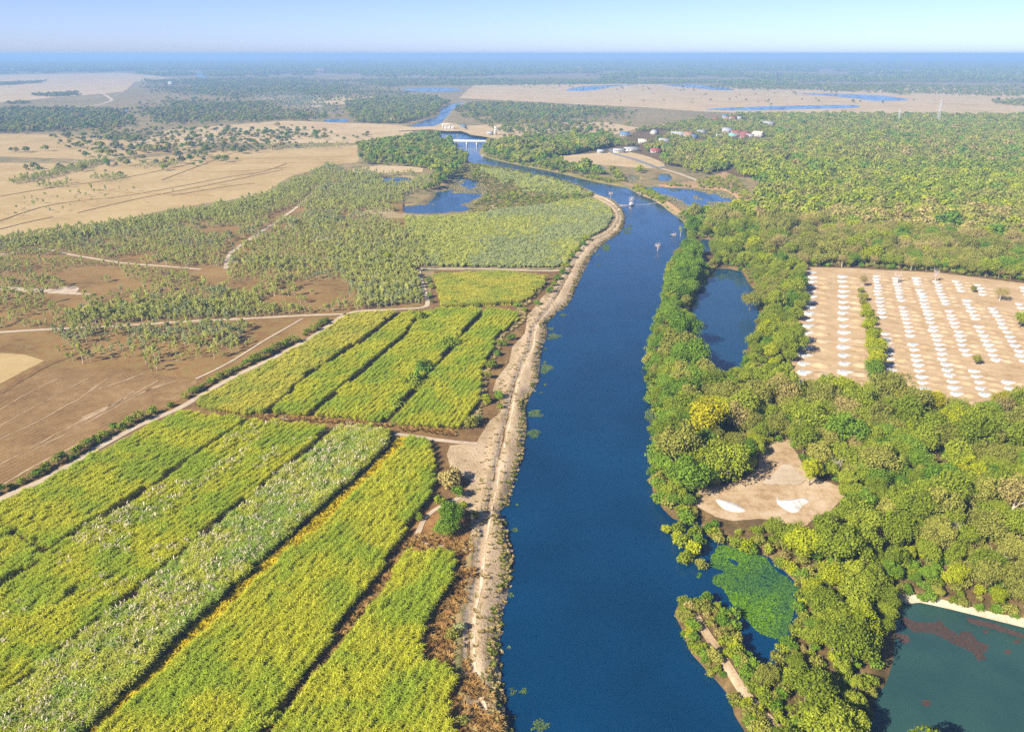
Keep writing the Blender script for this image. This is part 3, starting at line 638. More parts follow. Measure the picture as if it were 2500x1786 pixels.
PLUME = []
for i in range(3):
    rng = np.random.default_rng(60 + i); v = []; n = 7
    for j in range(n):
        x, y = rng.normal(0, .45, 2); z = rng.uniform(2.3, 2.7); h = rng.uniform(.4, .7); lean = rng.normal(0, .18, 2)
        for q in range(2):
            a = q * 1.57 + rng.uniform(0, 1); dx, dy = math.cos(a) * .14, math.sin(a) * .14
            v += [(x - dx * .5, y - dy * .5, z), (x + dx * .5, y + dy * .5, z), (x + dx + lean[0], y + dy + lean[1], z + h * .6), (x - dx * .4 + lean[0] * 1.6, y - dy * .4 + lean[1] * 1.6, z + h)]
    PLUME.append(mesh_np('plume', np.array(v), np.arange(len(v)).reshape(-1, 4), [M['plume']]))

# ------------------------------------------------------------------ many plants as one mass
def scatter(name, pts, z, rot, scl, which, meshes, label, cat, group=None):
    """pts (n,2): one object whose points carry copies of the given forms"""
    if len(pts) == 0: return
    n = len(pts); me = bpy.data.meshes.new(name); me.vertices.add(n)
    me.vertices.foreach_set('co', np.c_[pts, np.broadcast_to(z, n)].astype(np.float32).ravel())
    for nm, ty, val in (('turn', 'FLOAT', rot), ('size', 'FLOAT', scl), ('form', 'INT', which)):
        a = me.attributes.new(nm, ty, 'POINT'); a.data.foreach_set('value', np.broadcast_to(val, n).astype(np.int32 if ty == 'INT' else np.float32))
    c = bpy.data.collections.new(name + '_forms')
    for i, m in enumerate(meshes): c.objects.link(bpy.data.objects.new(f'{name}_form_{i:02d}', m))
    g = bpy.data.node_groups.new(name + '_nodes', 'GeometryNodeTree')
    g.interface.new_socket('Geometry', in_out='INPUT', socket_type='NodeSocketGeometry')
    g.interface.new_socket('Geometry', in_out='OUTPUT', socket_type='NodeSocketGeometry')
    N = g.nodes.new; L = g.links.new
    gi = N('NodeGroupInput'); go = N('NodeGroupOutput'); ip = N('GeometryNodeInstanceOnPoints'); ci = N('GeometryNodeCollectionInfo')
    ci.inputs['Collection'].default_value = c; ci.inputs['Separate Children'].default_value = True; ci.inputs['Reset Children'].default_value = True
    def attr(nm, ty):
        x = N('GeometryNodeInputNamedAttribute'); x.data_type = ty; x.inputs['Name'].default_value = nm; return x.outputs['Attribute']
    cx = N('ShaderNodeCombineXYZ'); L(attr('turn', 'FLOAT'), cx.inputs['Z']); er = N('FunctionNodeEulerToRotation'); L(cx.outputs[0], er.inputs[0])
    ip.inputs['Pick Instance'].default_value = True
    L(gi.outputs[0], ip.inputs['Points']); L(ci.outputs[0], ip.inputs['Instance']); L(attr('form', 'INT'), ip.inputs['Instance Index'])
    L(er.outputs[0], ip.inputs['Rotation']); L(attr('size', 'FLOAT'), ip.inputs['Scale']); L(ip.outputs[0], go.inputs[0])
    o = link(name, me, label=label, cat=cat, group=group, kind='stuff')
    md = o.modifiers.new('plants', 'NODES'); md.node_group = g
    return o
def jitter_grid(poly_, sp, j=.42):
    lo, hi = poly_.min(0), poly_.max(0)
    gx, gy = np.meshgrid(np.arange(lo[0], hi[0], sp), np.arange(lo[1], hi[1], sp)); q = np.stack([gx.ravel(), gy.ravel()], 1)
    q[:, 0] += sp * .5 * ((np.arange(gx.shape[0]) % 2)[:, None] * np.ones(gx.shape)).ravel()
    q += RNG.uniform(-j, j, q.shape) * sp
    return q[inside(poly_, q)]
def px_of(pts, z=0.0):
    x, y = pts[:, 0], pts[:, 1]; dz = z - CAMH
    w = y * math.cos(PITCH) - dz * math.sin(PITCH); v = y * math.sin(PITCH) + dz * math.cos(PITCH)
    return IMW / 2 + FOC * x / w, IMH / 2 - FOC * v / w
def in_view(pts, m=30):
    x, y = px_of(pts); return (x > -m) & (x < IMW + m) & (y > 130) & (y < IMH + m)
def away(q, lines, dist):
    k = np.ones(len(q), bool)
    for l in lines: k &= edge_dist(l, q, False) > dist
    return k

# ------------------------------------------------------------------ sugar cane plots
L1 = [(0, 1434), (115, 1356), (129, 1341), (229, 1278), (333, 1212), (388, 1178), (500, 1096), (606, 1024)]
L2 = [(0, 1700), (44, 1674), (148, 1589), (270, 1504), (370, 1415), (443, 1356), (528, 1282), (628, 1204), (665, 1165), (739, 1113), (817, 1047)]
L3 = [(190, 1800), (222, 1774), (266, 1733), (318, 1685), (388, 1615), (458, 1541), (547, 1459), (606, 1408), (665, 1352), (739, 1286), (828, 1204), (895, 1143), (943, 1098), (962, 1069)]
L4 = [(620, 1800), (665, 1748), (724, 1696), (776, 1611), (840, 1519), (895, 1452), (969, 1352), (988, 1308)]
def off(l, dx, dy=0): return [(a + dx, b + dy) for a, b in l]
PLOTS = [
 ('cane', [(-150, 1312), (0, 1233), (200, 1130), (433, 1012), (517, 1016), (600, 1028)] + off(L1[::-1], -4, -3)[1:6] + [(118, 1343), (0, 1272), (-150, 1180 + 200)], 'green cane plot between the white farm track and first ditch'),
 ('cane', [(-60, 1275), (0, 1290), (104, 1360), (0, 1428), (-120, 1500)], 'corner of cane cut off by a dark ditch'),
 ('cane', off(L1, 6, 4) + [(680, 1035), (800, 1046)] + off(L2[::-1], -5, -3)[1:] + [(-500, 2050), (-500, 1780)], 'cane plot with a pale flowering middle strip'),
 ('cane_grey', off(L2, 7, 5) + [(870, 1046), (945, 1058)] + off(L3[::-1], -4, -2)[1:] + [(100, 1880), (-200, 2200), (-700, 2200), (-520, 2080)], 'tall flowering cane plot covered in whitish plumes'),
 ('cane', off(L3, 32, 11)[1:] + [(985, 1066), (1047, 1083), (1056, 1120), (1064, 1176), (1043, 1230), (999, 1278), (966, 1330)] + off(L4[::-1], -3, -2)[2:] + [(300, 2200), (-120, 2200), (150, 1880)], 'broad yellow-green cane plot in the middle of the foreground'),
 ('cane', off(L4[:-1], 22, 8) + [(1010, 1351), (1113, 1354), (1110, 1389), (1095, 1423), (1069, 1478), (1032, 1548), (1025, 1590), (1032, 1622), (1091, 1630), (1106, 1666), (1091, 1733), (1106, 1786), (1100, 1900), (1110, 2250), (300, 2250)], 'narrow yellow-green cane plot beside the river track'),
 ('cane_pale', [(478, 990), (490, 976), (568, 932), (668, 884), (764, 832), (836, 782), (856, 772), (968, 762), (900, 815), (828, 864), (747, 916), (654, 1004), (606, 1014), (520, 1000)], 'pale green cane plot beside the upper farm track'),
 ('cane', [(664, 1008), (753, 924), (834, 872), (913, 822), (982, 766), (1022, 764), (984, 818), (921, 873), (838, 938), (791, 980), (757, 1012), (720, 1014)], 'striped cane plot, second from the upper farm track'),
 ('cane', [(770, 1015), (800, 988), (845, 946), (930, 882), (994, 824), (1032, 766), (1077, 757), (1175, 758), (1154, 786), (1116, 826), (1072, 882), (990, 970), (938, 1030), (860, 1022)], 'bright green cane plot left of the line of round bushes'),
 ('cane', [(950, 1034), (1001, 976), (1083, 888), (1127, 832), (1164, 792), (1188, 759), (1266, 764), (1262, 784), (1208, 825), (1200, 858), (1172, 905), (1172, 930), (1164, 995), (1126, 1046), (1040, 1042)], 'bright green cane plot between the round bushes and the bank'),
 ('cane_pale', [(1062, 672), (1210, 664), (1330, 679), (1322, 700), (1276, 738), (1173, 745), (1080, 750), (1068, 700)], 'pale yellow cane plot below the dense plantation'),
]
ROWDIR = P([(222, 1774), (943, 1098)]); ROWA = math.atan2(*(ROWDIR[1] - ROWDIR[0])[::-1])
NOTCH = [poly(p, 3, .5, 90 + i) for i, p in enumerate([[(1050, 1222), (1120, 1222), (1110, 1260), (1060, 1260)]])]
plume_pts = []
for k, (kind, pts, lab) in enumerate(PLOTS):
    pg = rough(P(pts, 1.0), 2.5, .55, 100 + k, False)
    a = ROWA + (math.radians(4.0) if 6 <= k <= 9 else 0) + (math.radians(-70) if k == 10 else 0)
    ca, sa = math.cos(a), math.sin(a); R2 = np.array([[ca, sa], [-sa, ca]])
    loc = pg @ R2.T; lo, hi = loc.min(0), loc.max(0)
    sp = {'cane': 1.75, 'cane_pale': 1.6, 'cane_grey': 1.5}[kind]
    gx, gy = np.meshgrid(np.arange(lo[0], hi[0], 1.75), np.arange(lo[1], hi[1], sp))
    q = np.stack([gx.ravel(), gy.ravel()], 1); q += RNG.normal(0, 1, q.shape) * [.35, .07 if kind != 'cane_grey' else .4]
    q = q @ R2; q = q[inside(pg, q)]
    gap = fnoise(q[:, 0], q[:, 1], 7., 40 + k); q = q[gap > .13]
    if k in (2, 3):
        fl = fnoise(q[:, 0], q[:, 1], 14., 77) + (.18 if k == 3 else -.02)
        if k == 2:
            dd = edge_dist(P(L1, 1.0), q, False); fl = fl + np.where((dd > 3) & (dd < 16), .14, -.16)
        pp = q[RNG.random(len(q)) < np.clip((fl - .43) * 2.4, 0, .6)]; plume_pts.append((pp, k, lab))
    n = len(q); fl2 = q[:, 0] * 0
    s = RNG.uniform(.85, 1.2, n) * (1.15 if kind == 'cane_grey' else 1.0) * (.85 + .35 * fnoise(q[:, 0], q[:, 1], 18., 5))
    scatter('sugar_cane', q, .05, a + RNG.choice([0, math.pi], n) + RNG.normal(0, .08, n), s, RNG.integers(0, 6, n), CANE[kind], lab, 'sugar cane')
for pp, k, lab in plume_pts:
    scatter('cane_flowers', pp, .1, RNG.uniform(0, 6.28, len(pp)), RNG.uniform(.9, 1.25, len(pp)), RNG.integers(0, 3, len(pp)), PLUME,
            'whitish flower plumes over the tall cane plot' if k == 3 else 'whitish flower plumes in the strip nearer the farm track', 'flowers')
def strip_plants(name, line, width, dens, meshes, label, cat, s=(.7, 1.3), z=.1, zf=False, jit=1.0):
    q = catmull(P(line), 1.0, False); d = np.gradient(q, axis=0); d /= np.linalg.norm(d, axis=1)[:, None]; nr = np.stack([-d[:, 1], d[:, 0]], 1)
    n = int(len(q) * width * dens); i = RNG.integers(0, len(q), n)
    p = q[i] + nr[i] * RNG.uniform(-.5, .5, n)[:, None] * width
    keep = fnoise(p[:, 0], p[:, 1], 6., 12) > .30; p = p[keep]; n = len(p)
    scatter(name, p, height(p) + .1 if zf else z, RNG.uniform(0, 6.28, n), RNG.uniform(*s, n), RNG.integers(0, len(meshes), n), meshes, label, cat)
strip_plants('weeds', off(L3, 22, 8)[1:], 2.6, 1.3, TUFT['gold'], 'golden yellow weeds along the ditch beside the flowering cane', 'weeds', (1.1, 2.1))
strip_plants('weeds', off(L4, 12, 4), 1.6, .8, TUFT['brown'], 'brown weeds along the ditch beside the narrow cane plot', 'weeds', (.8, 1.6))
strip_plants('weeds', [(484, 985), (560, 1003), (650, 1020), (761, 1027), (860, 1033), (960, 1046), (1060, 1055), (1120, 1060)], 3.0, .9, TUFT['brown'], 'dry brown weeds along the ditch crossing the cane', 'weeds', (.8, 1.5))
strip_plants('weeds', [(1128, 1046), (1168, 995), (1178, 921), (1205, 858), (1215, 825), (1268, 784), (1275, 750), (1330, 690)], 4.0, .7, TUFT['straw'], 'straw coloured weeds on the slope above the bank', 'weeds', (.8, 1.6))
strip_plants('weeds', [(1180, 1790), (1165, 1720), (1110, 1640), (1060, 1560), (1100, 1470), (1125, 1400), (1125, 1340), (1050, 1330), (1000, 1300)], 6.0, .55, TUFT['brown'], 'reddish brown weeds between last cane plot and the river track', 'weeds', (.7, 1.6))
strip_plants('weeds', [(1245, 1800), (1214, 1705), (1207, 1560), (1212, 1500), (1232, 1420), (1236, 1363), (1226, 1300), (1216, 1262)], 3.0, 1.2, TUFT['green'] + TUFT['straw'] * 2, 'grassy fringe above the water in the foreground', 'grass', (.4, .95), zf=True)
strip_plants('weeds', [(1228, 1232), (1254, 1150), (1266, 1102), (1275, 1030), (1272, 985), (1300, 940), (1309, 869), (1325, 815), (1328, 786), (1380, 738), (1396, 706), (1418, 657), (1440, 620), (1462, 596), (1494, 574), (1512, 560), (1520, 533), (1510, 508), (1490, 488), (1450, 474)], 2.2, .9, TUFT['green'] + TUFT['straw'] * 2, 'grassy fringe above the water on the farther bank', 'grass', (.4, .9), zf=True)
strip_plants('weeds', [(1178, 1786), (1160, 1703), (1146, 1629), (1142, 1556), (1149, 1482), (1164, 1408), (1172, 1334), (1184, 1260), (1190, 1190), (1215, 1083), (1230, 1010), (1238, 965), (1250, 900), (1275, 847), (1296, 795), (1325, 755), (1355, 707), (1390, 650)], 8.0, .16, TUFT['straw'], 'dry grass tufts over the sandy river bank', 'grass', (.4, .8), zf=True)

# ------------------------------------------------------------------ single plants
def plant(name, kind, i, xy, z, s, rot, label, cat, group=None):
    tr, cr, _ = FORMS[kind][i % len(FORMS[kind])]
    o = bpy.data.objects.new(name, None); COL.objects.link(o)
    o.location = (xy[0], xy[1], z); o.rotation_euler = (0, 0, rot); o.scale = (s * RNG.uniform(.88, 1.15), s * RNG.uniform(.88, 1.15), s * RNG.uniform(.85, 1.15)); o.empty_display_size = .5
    o['label'] = label; o['category'] = cat
    if group: o['group'] = group
    for nm, me in (('trunk', tr), ('crown', cr)):
        c = bpy.data.objects.new(nm, me); COL.objects.link(c); c.parent = o
    return o
COLW = dict(green='mid green', rich='deep green', olive='olive green', lime='bright lime green', dry='dry tan', yellow='golden yellow', euca='sage green', grey='grey green')
LAND = {'the sandy clearing': G(1880, 1190), 'the lily pond': G(1860, 1440), 'the murky corner pond': G(2300, 1560), 'the oval pond': G(1770, 800), 'the heap field': G(2200, 850), 'the peninsula tip': G(1665, 1490), 'the river bend': G(1640, 600), 'the far right woodland': G(2420, 1200)}
def label_all(items, noun, land):
    """items: list of dicts with xy, col; adds labels ranked by nearness to a landmark"""
    names = list(land); L = np.array([land[k] for k in names]); bins = {}
    for it in items:
        d = np.hypot(*(L - it['xy']).T); k = int(d.argmin()); bins.setdefault((k, it['col']), []).append((d[k], it))
    for (k, col), lst in bins.items():
        for r, (_, it) in enumerate(sorted(lst, key=lambda a: a[0])):
            it['label'] = f'{COLW[col]} {noun}, {ordinal(r + 1)} nearest to {names[k]}'

HPX = [(1511, 373), (1541, 369), (1467, 374), (1600, 373), (1525, 332), (1597, 328), (1656, 331), (1680, 333), (1711, 327), (1693, 338), (1620, 348), (1568, 350), (1774, 324), (1798, 330), (1782, 335), (1818, 333), (1850, 334), (1770, 289), (1789, 294), (1803, 292), (2005, 314), (2145, 319), (2145, 340), (2086, 388), (1893, 391), (1872, 306)]
HOLES = [poly([(1957, 652), (2080, 652), (2300, 664), (2500, 690), (2800, 740), (2800, 1090), (2500, 1000), (2330, 1006), (2170, 975), (2000, 960), (1925, 962), (1935, 860), (1950, 740)], 6, 1),
         poly([(1856, 1090), (1926, 1076), (1945, 1112), (1975, 1160), (2040, 1188), (2060, 1225), (2030, 1262), (1985, 1292), (1930, 1302), (1863, 1300), (1770, 1300), (1712, 1262), (1695, 1205), (1730, 1192), (1790, 1185), (1837, 1155), (1848, 1120)], 5, 1),
         poly([(1330, 386), (1400, 376), (1490, 360), (1560, 358), (1620, 396), (1625, 402), (1680, 425), (1770, 416), (1790, 405), (1815, 440), (1845, 470), (1850, 510), (1830, 526), (1812, 510), (1780, 525), (1690, 520), (1600, 495), (1540, 462), (1460, 445), (1420, 418)], 10, 2),
         poly([(1698, 578), (1742, 580), (1748, 645), (1700, 650)], 6, 1),
         poly([(1480, 340), (1560, 322), (1620, 318), (1640, 325), (1600, 345), (1560, 352), (1500, 352)], 10, 3)]
FARV = forest_pg = poly(forest_floor, 8, 1.5, 8)
q = jitter_grid(forest_pg, 5.3)
wd = water_sd(q); q, wd = q[wd > 1.2], wd[wd > 1.2]
keep = np.ones(len(q), bool)
for h in HOLES: keep &= ~inside(h, q)
PATHL = [P([(1694, 1498), (1722, 1545), (1760, 1600), (1790, 1650), (1830, 1710), (1880, 1760), (1920, 1810)])]
keep &= away(q, PATHL, 2.6)
q, wd = q[keep], wd[keep]; px, py = px_of(q)
keep = RNG.random(len(q)) > np.where(py < 420, .12, .04)
keep &= ~((px < 1850) & (py > 1440) & (px < 1650 + (py - 1440) * .75 + 60) & (RNG.random(len(q)) < 1.0))          # the peninsula has bushes only
keep &= ~((px > 1860) & (px < 2140) & (py > 1290) & (RNG.random(len(q)) < .10))
for hp_ in HPX:
    hx, hy = G(*hp_); keep &= ~((np.abs(q[:, 0] - hx) < 11) & (q[:, 1] > hy - 75) & (q[:, 1] < hy + 10))
keep &= ~((py < 362) & (py > 312) & (px > 1500) & (px < 1880) & (RNG.random(len(q)) < .5))
keep &= ~((py < 300) & (fnoise(q[:, 0], q[:, 1], 180., 3) < .42))
q, wd, px, py = q[keep], wd[keep], px[keep], py[keep]
n = len(q); nz = fnoise(q[:, 0], q[:, 1], 45., 21); r1 = RNG.random(n)
cols = np.array(['green', 'rich', 'olive', 'lime', 'dry'])
ci = np.where(nz + (r1 - .5) * .5 < .36, 2, np.where(nz + (r1 - .5) * .5 < .58, 0, 3 if False else 0))
ci = np.where(r1 > .93, 3, ci); ci = np.where((r1 > .84) & (r1 < .88), 4, ci); ci = np.where((r1 > .74) & (r1 < .84), 1, ci)
ci = np.where((r1 < .30) & (py > 950), 2, ci)
riverside = (px < 1720) & (py > 530) & (py < 1270) & (wd < 26); ci = np.where(riverside, np.where(r1 < .66, 1, np.where(r1 < .86, 0, 2)), ci)
dryz = (px > 1850) & (py > 525) & (py < 652); ci = np.where(dryz & (r1 < .24), 4, np.where(dryz & (r1 < .7), 2, ci))
limez = (py > 420) & (py < 530); ci = np.where(limez & (r1 > .8), 3, ci)
ci = np.where((py < 410) & (r1 < .5), 2, ci)
lower = (px > 1880) & (px < 2200) & (py > 1300); ci = np.where(lower, np.where(r1 < .6, 0, np.where(r1 < .85, 3, 1)), ci)
s = np.clip(RNG.lognormal(-.16, .24, n), .45, 1.45) * (.85 + .4 * fnoise(q[:, 0], q[:, 1], 25., 8))
vil = (py < 362) & (py > 300) & (px > 1480) & (px < 1900); s = np.where(vil, s * .7, s); s = np.where(wd < 5, s * .72, s); s = np.where((py > 1350) & (px > 2190), s * .72, s)
s = np.where((px > 1740) & (px < 1960) & (py > 640) & (py < 960), s * .8, s)
form = RNG.integers(0, 5, n); rot = RNG.uniform(0, 6.283, n); dist = np.hypot(*q.T)
# big individual trees
SPECIAL = [((1722, 1085), 'yellow', 1.75, 0, 'great golden yellow tree between river and clearing'), ((1700, 1150), 'lime', 1.15, 3, 'yellow-green tree below the great golden tree'),
           ((2195, 1000), 'yellow', 1.0, 2, 'golden yellow tree in front of the sand heaps, left of two'), ((2262, 1012), 'yellow', 1.0, 1, 'golden yellow tree in front of the sand heaps, right of two'),
           ((2345, 1190), 'yellow', .95, 4, 'golden yellow tree deep in the woodland right of the clearing'), ((2440, 1005), 'yellow', .8, 3, 'small golden tree at the corner of the sand heap field'),
           ((1975, 1185), 'lime', .85, 2, 'slender pale-trunked tree standing in the clearing'), ((2130, 868), 'lime', 1.0, 1, 'lime green tree midway down the strip between heap rows'),
           ((2120, 815), 'lime', .95, 4, 'lime green tree in the middle of the heap field strip'), ((2128, 845), 'lime', .8, 0, 'low lime tree between its neighbours in the heap field strip'),
           ((2118, 785), 'lime', .75, 2, 'low lime tree at the head of the heap field lime strip'), ((2112, 765), 'lime', .6, 3, 'smallest lime tree of the heap field strip'), ((2135, 885), 'green', .8, 0, 'mid green tree below the lime strip of the heap field'), ((2138, 905), 'lime', .9, 2, 'lime tree just above the deep green one in the heap field strip'), ((2105, 700), 'dry', .7, 2, 'thin dry tree at the top of the heap field strip'), ((2102, 735), 'olive', .6, 1, 'olive tree in the upper heap field strip'), ((2130, 925), 'rich', .9, 3, 'deep green tree at the foot of the heap field strip'),
           ((2382, 890), 'olive', .5, 2, 'small olive bush-tree alone between heap rows'), ((2376, 715), 'olive', .45, 0, 'small olive tree near the top of the heap rows'), ((2440, 735), 'dry', .9, 1, 'bare grey tree at the upper corner of the heap field'),
           ((1830, 755), 'olive', 1.0, 3, 'olive tree leaning over the oval pond'), ((2488, 800), 'green', .8, 2, 'dark tree at the side edge of the heap field')]
sp = P([a[0] for a in SPECIAL])
for xy, k in zip(sp, SPECIAL):
    rr = 4.5 * k[2]; m = np.hypot(*(q - xy).T) > rr
    q, wd, px, py, ci, s, form, rot, dist = [a[m] for a in (q, wd, px, py, ci, s, form, rot, dist)]
for xy, (pp, col, ss, i, lab) in zip(sp, SPECIAL):
    plant('broadleaf_tree', 'tree_' + col, i, xy, 0, ss, 1.3 * i, lab, 'tree', 'broadleaf trees of the right bank woodland')
vis = in_view(q, 20); order = np.argsort(dist + np.where(vis, 0, 1e6))
ind = order[:270]; rest = np.setdiff1d(np.arange(len(q)), ind)
items = [dict(xy=q[i], col=str(cols[ci[i]]), i=i) for i in ind]
label_all(items, 'woodland tree', LAND)
for it in items:
    i = it['i']; plant('broadleaf_tree', 'tree_' + it['col'], int(form[i]), q[i], float(height(q[i:i + 1])[0]), float(s[i]), float(rot[i]), it['label'], 'tree', 'broadleaf trees of the right bank woodland')
NEARM = [FORMS['tree_' + c][k][2] for c in cols for k in range(5)]; FARM = [FORMS['far_' + c][k][2] for c in list(cols) + ['dusk'] for k in range(3)]
nr_ = rest[dist[rest] < 620]; fr_ = rest[dist[rest] >= 620]
scatter('forest', q[nr_], 0, rot[nr_], s[nr_], ci[nr_] * 5 + form[nr_], NEARM, 'dense mixed woodland behind the ponds and sand heaps', 'forest')
scatter('forest', q[fr_], 0, rot[fr_], s[fr_] * 1.1, ci[fr_] * 3 + form[fr_] % 3, FARM, 'woodland around the village on the far right bank', 'forest')

q = jitter_grid(forest_pg, 3.3, .5); q = q[(q[:, 1] < 620)]; wd = water_sd(q); q = q[wd > .1]
for h in HOLES: q = q[~inside(h, q)]
q = q[away(q, PATHL, 2.0)]; n = len(q)
UB = [FORMS['bush_' + c][k][2] for c in ('green', 'olive', 'rich', 'lime', 'dry') for k in range(4)]
scatter('undergrowth', q, -.05 if False else height(q), RNG.uniform(0, 6.28, n), RNG.uniform(.6, 1.25, n), RNG.choice(5, n, p=[.25, .30, .35, .04, .06]) * 4 + RNG.integers(0, 4, n), UB, 'leafy undergrowth filling the right bank woodland', 'undergrowth')
for reg, sp_, thr, sd, lab in (([(1560, 455), (1640, 448), (1720, 440), (1770, 418), (1800, 440), (1828, 470), (1840, 505), (1828, 522), (1812, 508), (1800, 484), (1768, 463), (1724, 459), (1654, 456), (1601, 452)], 4.5, .46, 51, 'scrub on the orange earth around the flooded field'),
                               ([(1500, 432), (1545, 450), (1585, 468), (1620, 488), (1668, 520), (1672, 540), (1640, 515), (1600, 492), (1555, 472), (1510, 452)], 2.4, .42, 52, 'bushes on the slopes of the earth dyke'),
                               ([(1170, 374), (1228, 389), (1283, 400), (1357, 414), (1413, 426), (1500, 440), (1510, 450), (1413, 432), (1357, 420), (1283, 406), (1220, 395)], 4.0, .40, 53, 'bushes along the right bank below the bridge'),
                               ([(1150, 400), (1247, 416), (1302, 428), (1394, 450), (1440, 474), (1440, 490), (1300, 505), (1180, 522), (1165, 500), (1200, 470), (1150, 436)], 4.5, .50, 54, 'low shrubs dotted over the wet meadow')):
    pg = poly(reg, 8, 1, sd); q = jitter_grid(pg, sp_, .5); q = q[(fnoise(q[:, 0], q[:, 1], 22., sd) > thr) & (water_sd(q) > .3)]; n = len(q)
    scatter('scrub', q, height(q), RNG.uniform(0, 6.28, n), RNG.uniform(.6, 1.5, n), RNG.choice(5, n, p=[.3, .3, .1, .2, .1]) * 4 + RNG.integers(0, 4, n), UB, lab, 'scrub')
pg = poly([(1140, 396), (1247, 412), (1302, 424), (1394, 444), (1450, 470), (1440, 488), (1300, 506), (1160, 523), (1150, 505), (1190, 470), (1150, 440), (1115, 430)], 8, 1, 55); q = jitter_grid(pg, 1.9, .5); q = q[(water_sd(q) > -2.5) & (fnoise(q[:, 0], q[:, 1], 12., 56) > .33)]; n = len(q)
scatter('meadow_grass', q, np.maximum(height(q), WATER), RNG.uniform(0, 6.28, n), RNG.uniform(.9, 2.0, n), RNG.integers(0, 6, n), TUFT['green'] + TUFT['straw'], 'tall tufts of grass over the wet meadow', 'grass')
# shrubs: hedge by the farm track, bushes in the cane, riverside fringe, peninsula
def bushes(name, pts, colsl, srange, group, labf, cat='shrub', z=0.0):
    for k, p in enumerate(pts):
        xy = np.array(G(p[0], p[1])); col = p[2] if len(p) > 2 else colsl[k % len(colsl)]
        ss = p[3] if len(p) > 3 else RNG.uniform(*srange)
        plant(name, 'bush_' + col, k, xy, float(height(xy[None])[0]) if z is None else z, ss, RNG.uniform(0, 6.28), labf(k, col), cat, group)
def along(line, step, side):
    q_ = catmull(P(line), step, False); d_ = np.gradient(q_, axis=0); d_ /= np.linalg.norm(d_, axis=1)[:, None]
    return q_ + np.stack([-d_[:, 1], d_[:, 0]], 1) * side
hedge = along([(-20, 1228), (89, 1176), (133, 1153), (314, 1048), (429, 997), (484, 966), (562, 921), (662, 873), (758, 821), (815, 785)], 2.6, 3.0)
hedge = hedge + RNG.normal(0, .5, hedge.shape); hk = fnoise(hedge[:, 0], hedge[:, 1], 16., 3) + np.where(hedge[:, 1] < 300, .12, -.10); hedge = hedge[hk > .38]
for k, xy in enumerate(hedge):
    col = ['green', 'olive', 'rich', 'green'][k % 4]
    plant('hedge_shrub', 'bush_' + col, k, xy, 0, RNG.uniform(.8, 1.5), RNG.uniform(0, 6.28), f'{COLW[col]} shrub beside the white farm track, {ordinal(k + 1)} from the foreground end', 'shrub', 'shrubs lining the farm track')
BARE = True
bushes('round_bush', [(962, 1000, 'green', 2.40), (1000, 955, 'green', 2.16), (1012, 945, 'rich', 2.40), (1034, 915, 'rich', 2.72), (1042, 905, 'green', 2.24), (1098, 850, 'green', 2.16), (1028, 787, 'green', 2.40), (1105, 748, 'rich', 1.44), (1165, 750, 'green', 1.12)],
       [], (1, 1), 'round bushes along the ditches of the cane', lambda k, c: f'round {COLW[c]} bush in the cane ditches, {ordinal(k + 1)} counting upward from the crossing path')
bushes('strip_bush', [(2112, 775, 'lime', 1.5), (2122, 795, 'lime', 1.8), (2116, 805, 'lime', 1.6), (2128, 825, 'lime', 1.9), (2122, 838, 'olive', 1.5), (2134, 855, 'lime', 1.8), (2126, 870, 'lime', 1.7), (2138, 880, 'green', 1.6), (2130, 895, 'lime', 1.8), (2140, 915, 'green', 1.7), (2130, 935, 'rich', 1.8), (2145, 945, 'green', 1.6), (2122, 950, 'olive', 1.6), (2108, 745, 'olive', 1.2), (2100, 715, 'olive', 1.4)],
       [], (1, 1), 'bushes of the green strip between heap rows', lambda k, c: f'{COLW[c]} bush in the green strip between heap rows, {ordinal(k + 1)} of its bushes')
bushes('bank_bush', [(1190, 985, 'lime', 1.5), (1215, 975, 'rich', 1.4), (1222, 1000, 'green', .9), (1150, 1045, 'olive', 1.8), (1165, 1030, 'grey', 1.3), (1205, 900, 'green', 1.6), (1190, 925, 'olive', 1.3), (1215, 868, 'rich', 1.2), (1228, 845, 'green', 1.5), (1246, 830, 'rich', 1.2),
        (1262, 752, 'rich', 1.4), (1280, 762, 'green', 1.2), (1310, 745, 'rich', 1.1), (1340, 715, 'rich', 1.5), (1352, 700, 'green', 1.5), (1362, 685, 'rich', 1.6), (1372, 670, 'rich', 1.6), (1382, 655, 'green', 1.5), (1395, 632, 'rich', 1.8), (1408, 615, 'green', 1.8),
        (1422, 600, 'rich', 1.7), (1432, 588, 'green', 1.6), (1118, 1215, 'rich', 1.7), (1130, 1240, 'lime', .9), (1090, 1190, 'dry', 2.2), (1105, 1178, 'dry', 1.6), (1075, 1235, 'green', 1.3), (1088, 1240, 'rich', 1.1), (1160, 1265, 'olive', .9), (1020, 1270, 'green', .9), (1100, 1400, 'grey', .8), (1120, 1540, 'grey', 1.0), (1105, 1560, 'olive', 1.1), (1130, 1770, 'olive', .8), (665, 1775, 'green', 1.6), (1050, 725, 'rich', 1.2), (1052, 705, 'green', 1.3), (1048, 690, 'rich', 1.3), (1055, 740, 'olive', 1.1)],
       [], (1, 1), 'bushes between the cane and the river bank', lambda k, c: f'{COLW[c]} bush on the cane side of the bank, {ordinal(k + 1)} of the bank bushes')
plant('broadleaf_tree', 'tree_rich', 2, G(1105, 1300), 0, .95, .4, 'dark green leafy tree inside the looping footpath', 'tree', 'broadleaf trees of the left bank')
plant('broadleaf_tree', 'tree_rich', 1, G(1080, 1312), 0, .6, 1.4, 'low dark green tree beside the larger one in the path loop', 'tree', 'broadleaf trees of the left bank')
plant('broadleaf_tree', 'tree_green', 0, G(1095, 1272), 0, .6, 2.4, 'small green tree at the top of the path loop', 'tree', 'broadleaf trees of the left bank')
